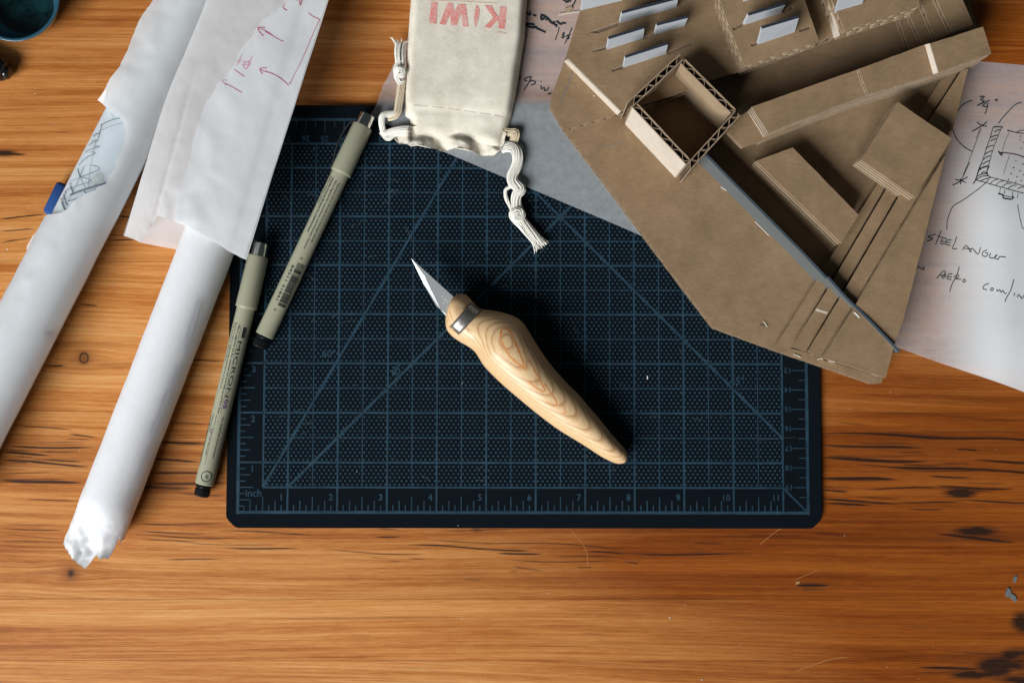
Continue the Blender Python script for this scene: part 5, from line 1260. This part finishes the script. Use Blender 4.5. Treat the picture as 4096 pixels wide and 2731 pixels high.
# ------------------------------------------------------------------ knife
kb = P(1240, 880, ZM)
knife = thing('craft_knife', 'craft knife with curved laminated cedar handle and pointed steel blade lying on the cutting mat', 'knife', (kb.x, kb.y, ZM))
cK = lambda pts: crop(1700, 1000, 2.306, pts)
Lp = cK([(215, 545), (196, 600), (188, 660), (200, 730), (245, 790), (320, 845), (400, 890), (460, 940), (500, 1000), (545, 1070), (620, 1150), (720, 1245), (830, 1340), (950, 1440), (1100, 1560)]) + [(1285, 988), (1321, 1010), (1350, 1028), (1379, 1047), (1402, 1059), (1418, 1064.5), (1430, 1064)]
Rp = cK([(245, 470), (272, 425), (330, 402), (400, 428), (455, 495), (520, 543), (650, 562), (770, 592), (860, 632), (920, 690), (985, 795), (1070, 930), (1180, 1080), (1300, 1215), (1430, 1345)]) + [(1352, 933), (1379, 964), (1402, 993), (1424, 1018), (1437, 1033), (1442, 1045), (1440, 1057)]
HT = [.82 * q for q in [1.3, 1.75, 2.0, 2.1, 2.1, 2.0, 2.2, 2.6, 2.95, 3.1, 3.05, 2.9, 2.7, 2.5, 2.25, 2.1, 1.95, 1.8, 1.6, 1.35, .95, .5]]
BT = [.55, .38, .30, .28, .28, .30, .25, .12, .03, 0, 0, .02, .05, .08, .08, .06, .04, .02, .05, .10, .22, .45]
def handle():
    NS = len(Lp); sec = []
    for i in range(NS):
        zc = ZM + BT[i] + HT[i] * .46
        a = P(*Lp[i], zc); b = P(*Rp[i], zc); sec.append((a, b, ZM + BT[i], HT[i]))
    # resample smoothly
    m = 5; S = []
    def cr(p0, p1, p2, p3, t): return 0.5 * ((2 * p1) + (p2 - p0) * t + (2 * p0 - 5 * p1 + 4 * p2 - p3) * t * t + (3 * p1 - p0 - 3 * p2 + p3) * t ** 3)
    for i in range(NS - 1):
        q = [sec[max(0, i - 1)], sec[i], sec[i + 1], sec[min(NS - 1, i + 2)]]
        for k in range(m):
            t = k / m; S.append(tuple(cr(q[0][j], q[1][j], q[2][j], q[3][j], t) for j in range(4)))
    S.append(sec[-1])
    na = 40; V = []; F = []
    for a, b, zb, h in S:
        c = (a + b) / 2; hw = (b - a) / 2
        for j in range(na):
            th = 2 * math.pi * j / na; cs, sn = math.cos(th), math.sin(th); ex = 0.98
            X = math.copysign(abs(cs) ** ex, cs); Z = math.copysign(abs(sn) ** 1.12, sn)
            V.append((c.x + hw.x * X, c.y + hw.y * X, zb + h * (.46 + (.54 if Z > 0 else .46) * Z)))
    n = len(S)
    for i in range(n - 1):
        for j in range(na):
            k = (j + 1) % na; F.append((i * na + j, (i + 1) * na + j, (i + 1) * na + k, i * na + k))
    for e in (0, n - 1):
        cx_ = [sum(V[e * na + j][q] for j in range(na)) / na for q in range(3)]; V.append(tuple(cx_)); ci = len(V) - 1
        for j in range(na):
            k = (j + 1) % na; F.append((ci, e * na + j, e * na + k) if e == 0 else (ci, e * na + k, e * na + j))
    return obj('handle', V, F, M_HANDLE, knife, True)
hd = handle()
bm = bmesh.new(); bm.from_mesh(hd.data); bmesh.ops.recalc_face_normals(bm, faces=bm.faces); bm.to_mesh(hd.data); bm.free()
bH = bvh_of([hd])
# dark orange heart ring on the crown of the handle
M_RING = print_material('orange_grain_ring', (0.50, 0.17, 0.04), (0.66, 0.32, 0.12), 9)
strokes('grain_ring', [(4.2, cK([(700, 775), (705, 735), (745, 722), (790, 755), (830, 850), (880, 970), (915, 1060), (925, 1100), (890, 1070), (840, 1035), (775, 970), (730, 890), (703, 830), (700, 775)])), (3.0, cK([(955, 1010), (1010, 1110), (1065, 1210), (1100, 1280), (1095, 1310), (1060, 1290), (1000, 1250), (950, 1210)])), (2.6, cK([(1100, 1230), (1160, 1320), (1215, 1400), (1205, 1440), (1160, 1430), (1110, 1400)])), (1.6, cK([(1240, 1400), (1290, 1470), (1300, 1510), (1260, 1500)]))], bH, M_RING, knife, 2.6, .006, .7)
# steel strap let into the neck
def strap():
    q = cK([(235, 700), (325, 770), (525, 555), (420, 485)]); m, n = 18, 5; V = []; F = []
    for i in range(m + 1):
        t = i / m
        for j in range(n + 1):
            s = j / n
            p = (Vector(q[0]) * (1 - s) + Vector(q[1]) * s) * (1 - t) + (Vector(q[3]) * (1 - s) + Vector(q[2]) * s) * t
            dr = ray(p.x, p.y).normalized(); h = bH.ray_cast(CAM, dr)
            z = h[0] if h[0] else P(p.x, p.y, 1.0)
            V.append(z - dr * (.055 if 0 < j < n and i > 0 else .05))
    W = n + 1
    k = len(V); V += [(v[0], v[1], v[2] - .16) for v in V]
    for i in range(m):
        for j in range(n):
            a = i * W + j; F.append((a, a + 1, a + W + 1, a + W))
    for i in range(m):
        for a, b in ((i * W, (i + 1) * W), ((i + 1) * W + n, i * W + n)): F.append((a, b, b + k, a + k))
    for j in range(n):
        F.append((j + 1, j, j + k, j + 1 + k)); b = m * W; F.append((b + j, b + j + 1, b + j + 1 + k, b + j + k))
    return obj('steel_strap', V, F, M_STRAP, knife, True)
strap()
strokes('strap_slot', [(4.5, cK([(228, 700), (270, 735), (318, 775)])), (2.0, cK([(350, 545), (385, 520), (415, 490)]))], bH, M_CORE, knife, 4, .01)
zbl = ZM + 1.35
def bld(vx, vy, dz=0.0): return P(vx, vy, zbl + dz)
tip = (945, 594)
top = [bld(*tip), bld(976, 636), bld(1011, 709), bld(1045, 742), bld(1075, 715), bld(1041, 681)]
low = [bld(945, 594, -.02), bld(976, 657, -.16), bld(1002, 703, -.16), bld(1013.5, 713, -.10), bld(1030, 735, -.05)]
V = top + low + [p - Vector((0, 0, .09)) for p in top]
F = [(0, 1, 2, 3, 4, 5)[::-1]]
obj('blade', V[:6] + [p - Vector((0, 0, .10)) for p in top], [(0, 1, 2, 3, 4, 5), (11, 10, 9, 8, 7, 6), (0, 5, 11, 6), (5, 4, 10, 11), (4, 3, 9, 10)], M_BLADE, knife)
obj('blade_bevel', [top[0], top[1], top[2], low[0], low[1], low[2], low[3], top[3], low[4]], [(3, 4, 1, 0), (4, 5, 2, 1), (5, 6, 2), (6, 8, 7, 2)], M_BEVEL, knife)
v, f, bb = text_geo('X-ACTO', 1.0, .0)
o_ = bld(*cK([(138, 425)])[0], .012); ux = (bld(*cK([(225, 505)])[0], .012) - o_); ux.normalize(); uy = Vector((-ux.y, ux.x, 0)); s_ = .22
obj('etched_lettering', [o_ + ux * (x * s_ * 1.05) + uy * (y * s_) for x, y, _ in v], f, M_ETCH, knife)
v, f, bb = text_geo('2', 1.0, .0); o_ = bld(*cK([(158, 485)])[0], .012)
obj('etched_number', [o_ + ux * (x * s_ * 1.05) + uy * (y * s_) for x, y, _ in v], f, M_ETCH, knife)

# ------------------------------------------------------------------ glass dish and black cap in the corner
def dish():
    zr = 1.5; c = P(35, -5, zr); R = (P(137.5, -5, zr) - c).length
    root = thing('glass_dish', 'round dark teal glass dish cut off by the top left corner', 'dish', (c.x + .7, c.y - .6, 0))
    prof_o = [(R * .40, .03), (R * .55, .15), (R * .82, .8), (R * .985, zr - .08), (R, zr - .03), (R * .99, zr), (R * .935, zr), (R * .92, zr - .04)]
    prof_i = [(R * .925, zr - .06), (R * .88, .9), (R * .78, .45), (R * .5, .30), (.001, .26)]
    sg = 72
    def lathe(nm, prof, m, bc):
        V = []; F = []
        for i, (r, z) in enumerate(prof):
            k0 = z / zr; cx_, cy_ = c.x, c.y
            for k in range(sg):
                th = 2 * math.pi * k / sg; V.append((cx_ + r * math.cos(th), cy_ + r * math.sin(th), z))
        for i in range(len(prof) - 1):
            for k in range(sg):
                k2 = (k + 1) % sg; F.append((i * sg + k, i * sg + k2, (i + 1) * sg + k2, (i + 1) * sg + k))
        return obj(nm, V, F, m, root, True)
    lathe('glass_wall', prof_o, M_RIM, 0); lathe('glass_bowl', prof_i, M_GLASS, 1)
dish()
def blackcap():
    c0 = P(-85, 128, .75); c1 = P(14, 166, .5)
    root = thing('black_cap', 'glossy black rounded cap poking in at the left edge below the glass dish', 'cap', (c1.x, c1.y, 0))
    d = (c1 - c0); L = d.length; d.normalize(); uu = Vector((-d.y, d.x, 0)).normalized(); ww = d.cross(uu)
    def lathe(nm, prof, m, sg=32):
        V = []; F = []
        for s, r in prof:
            for k in range(sg):
                th = 2 * math.pi * k / sg; V.append(c0 + d * s + (uu * math.cos(th) + ww * math.sin(th)) * r)
        for i in range(len(prof) - 1):
            for k in range(sg):
                k2 = (k + 1) % sg; F.append((i * sg + k, i * sg + k2, (i + 1) * sg + k2, (i + 1) * sg + k))
        F.append(tuple(range((len(prof) - 1) * sg, len(prof) * sg)))
        o = obj(nm, V, F, m, root, True); return o
    lathe('cap_shell', [(-1.2, .62), (L - .45, .60), (L - .12, .55), (L, .46), (L + .02, .30)], M_BLACKP)
    lathe('cap_button', [(L + .0, .36), (L + .16, .35), (L + .22, .28), (L + .22, .05)], M_BLACKP)
blackcap()

# ------------------------------------------------------------------ dust, chips and dried glue
def flake(name, vpts, z, th, mat_, label, cat, group=None):
    p = wpoly(vpts, z); mb = MB(); slab(mb, ragged(p, .02, .1), z, z + th, (), 0, 0)
    c = (sum(q[0] for q in p) / len(p), sum(q[1] for q in p) / len(p), z)
    o = mb.build(name, mat_, None, False, c); tag(o, label, cat, group); return o
cB = lambda pts: crop(2500, 1880, 1.4737, pts)
flake('glue_flake', cB([(2240, 725), (2255, 690), (2268, 700), (2275, 725), (2295, 735), (2308, 760), (2300, 778), (2280, 760), (2262, 745), (2245, 745)]), .006, .05, M_CLEARGLUE, 'larger butterfly shaped flake of dried glue on the wood at the right edge', 'glue flake', 'dried glue flakes')
flake('glue_flake', cB([(2285, 655), (2290, 630), (2305, 618), (2309, 632), (2302, 655), (2293, 662)]), .006, .04, M_CLEARGLUE, 'smaller flake of dried glue just above the butterfly shaped one', 'glue flake', 'dried glue flakes')
flake('paper_chip', cK([(2045, 1190), (2048, 1160), (2056, 1162), (2055, 1192)]), ZM + .012, .03, M_WHITE, 'tiny white sliver on the mat to the right of the knife handle', 'paper chip')
flake('wood_shaving', cB([(1000, 672), (1012, 655), (1030, 652), (1024, 668)]), .006, .03, plain('shaving', (.40, .22, .08), .7), 'small pale shaving beside the dark slit in the wood', 'shaving')
bT = bvh_of([o for o in table.children]); bMat = bvh_of([o for o in mat.children if o.name.startswith('mat_body')])
rs = random.Random(21); sc1 = []; sc2 = []
for (x, y, dx, dy) in [(1160, 588, 10, -14), (1165, 600, 14, 2), (780, 742, 40, -6), (690, 1000, 12, -8), (1740, 1010, 90, -6), (1150, 350, 10, 18), (895, 440, 22, -3), (880, 470, 30, -26), (845, 590, 22, -2), (1560, 800, 5, 14), (930, 520, 16, 30), (640, 960, 12, -6), (1500, 555, 30, 2)] + [(rs.uniform(620, 1780), rs.uniform(380, 1110), rs.uniform(-26, 26), rs.uniform(-16, 16)) for _ in range(60)]:
    m_ = (x + dx * .5 + rs.uniform(-3, 3), y + dy * .5 + rs.uniform(-3, 3)); sc1.append((rs.choice([.7, .9, 1.2]), [(x, y), m_, (x + dx, y + dy)]))
scuff = strokes('knife_scuffs', sc1, bMat, plain('scuffed_vinyl', (.040, .060, .074), .8, vary=.4, vscale=30), mat, 1, .014)
for _ in range(0):
    x, y, L, a = rs.uniform(-10, 2360), rs.uniform(1215, 1560), rs.uniform(8, 60), rs.uniform(-2.6, .4)
    if rs.random() < .25: x, y = rs.uniform(0, 250), rs.uniform(60, 500)
    sc2.append((rs.choice([.6, .8]), [(x, y), (x + L * .5 * math.cos(a) + rs.uniform(-4, 4), y + L * .5 * math.sin(a)), (x + L * math.cos(a), y + L * math.sin(a))]))
sc2 += [(.9, [(1310, 1215), (1345, 1260), (1350, 1300)]), (1.0, [(1745, 1250), (1790, 1215), (1815, 1212)]), (.9, [(1827, 1330), (1880, 1308)]), (1.4, [(1595, 1665 - 100), (1600, 1590)]), (1.2, [(1830, 1790 - 250), (1900, 1515), (1945, 1508)])]
strokes('surface_scratches', sc2, bT, plain('scratched_pine', (.44, .19, .055), .6, vary=.3, vscale=20), table, .8, .006)
mb = MB(); rnd = random.Random(11)
for k in range(60):
    vx, vy = rnd.uniform(-20, 2372), rnd.uniform(-20, 1588)
    p = P(vx, vy, 0); on_mat = MX0 < p.x < MX1 and MY0 < p.y < MY1
    if k > 45: vx = rnd.uniform(1000, 2300); vy = rnd.uniform(1180, 1560); p = P(vx, vy, 0); on_mat = MX0 < p.x < MX1 and MY0 < p.y < MY1
    if on_mat and rnd.random() < .6: continue
    z = (ZM + .016) if on_mat else .006
    s = rnd.choice([.007, .009, .012, .016]); a = rnd.uniform(0, 3.14); e = rnd.choice([1, 1, 1.5, 3.2])
    c_, sn = math.cos(a), math.sin(a); q = [(-s * e, -s), (s * e, -s), (s * e * .8, s), (-s * e, s * .7)]
    pts = [(p.x + x * c_ - y * sn, p.y + x * sn + y * c_) for x, y in q]
    mb.add([(x, y, z) for x, y in pts] + [(x, y, z + .012) for x, y in pts], [(4, 5, 6, 7), (0, 1, 5, 4), (1, 2, 6, 5), (2, 3, 7, 6), (3, 0, 4, 7)])
dust = mb.build('dust_specks', M_WHITE); dust['kind'] = 'stuff'
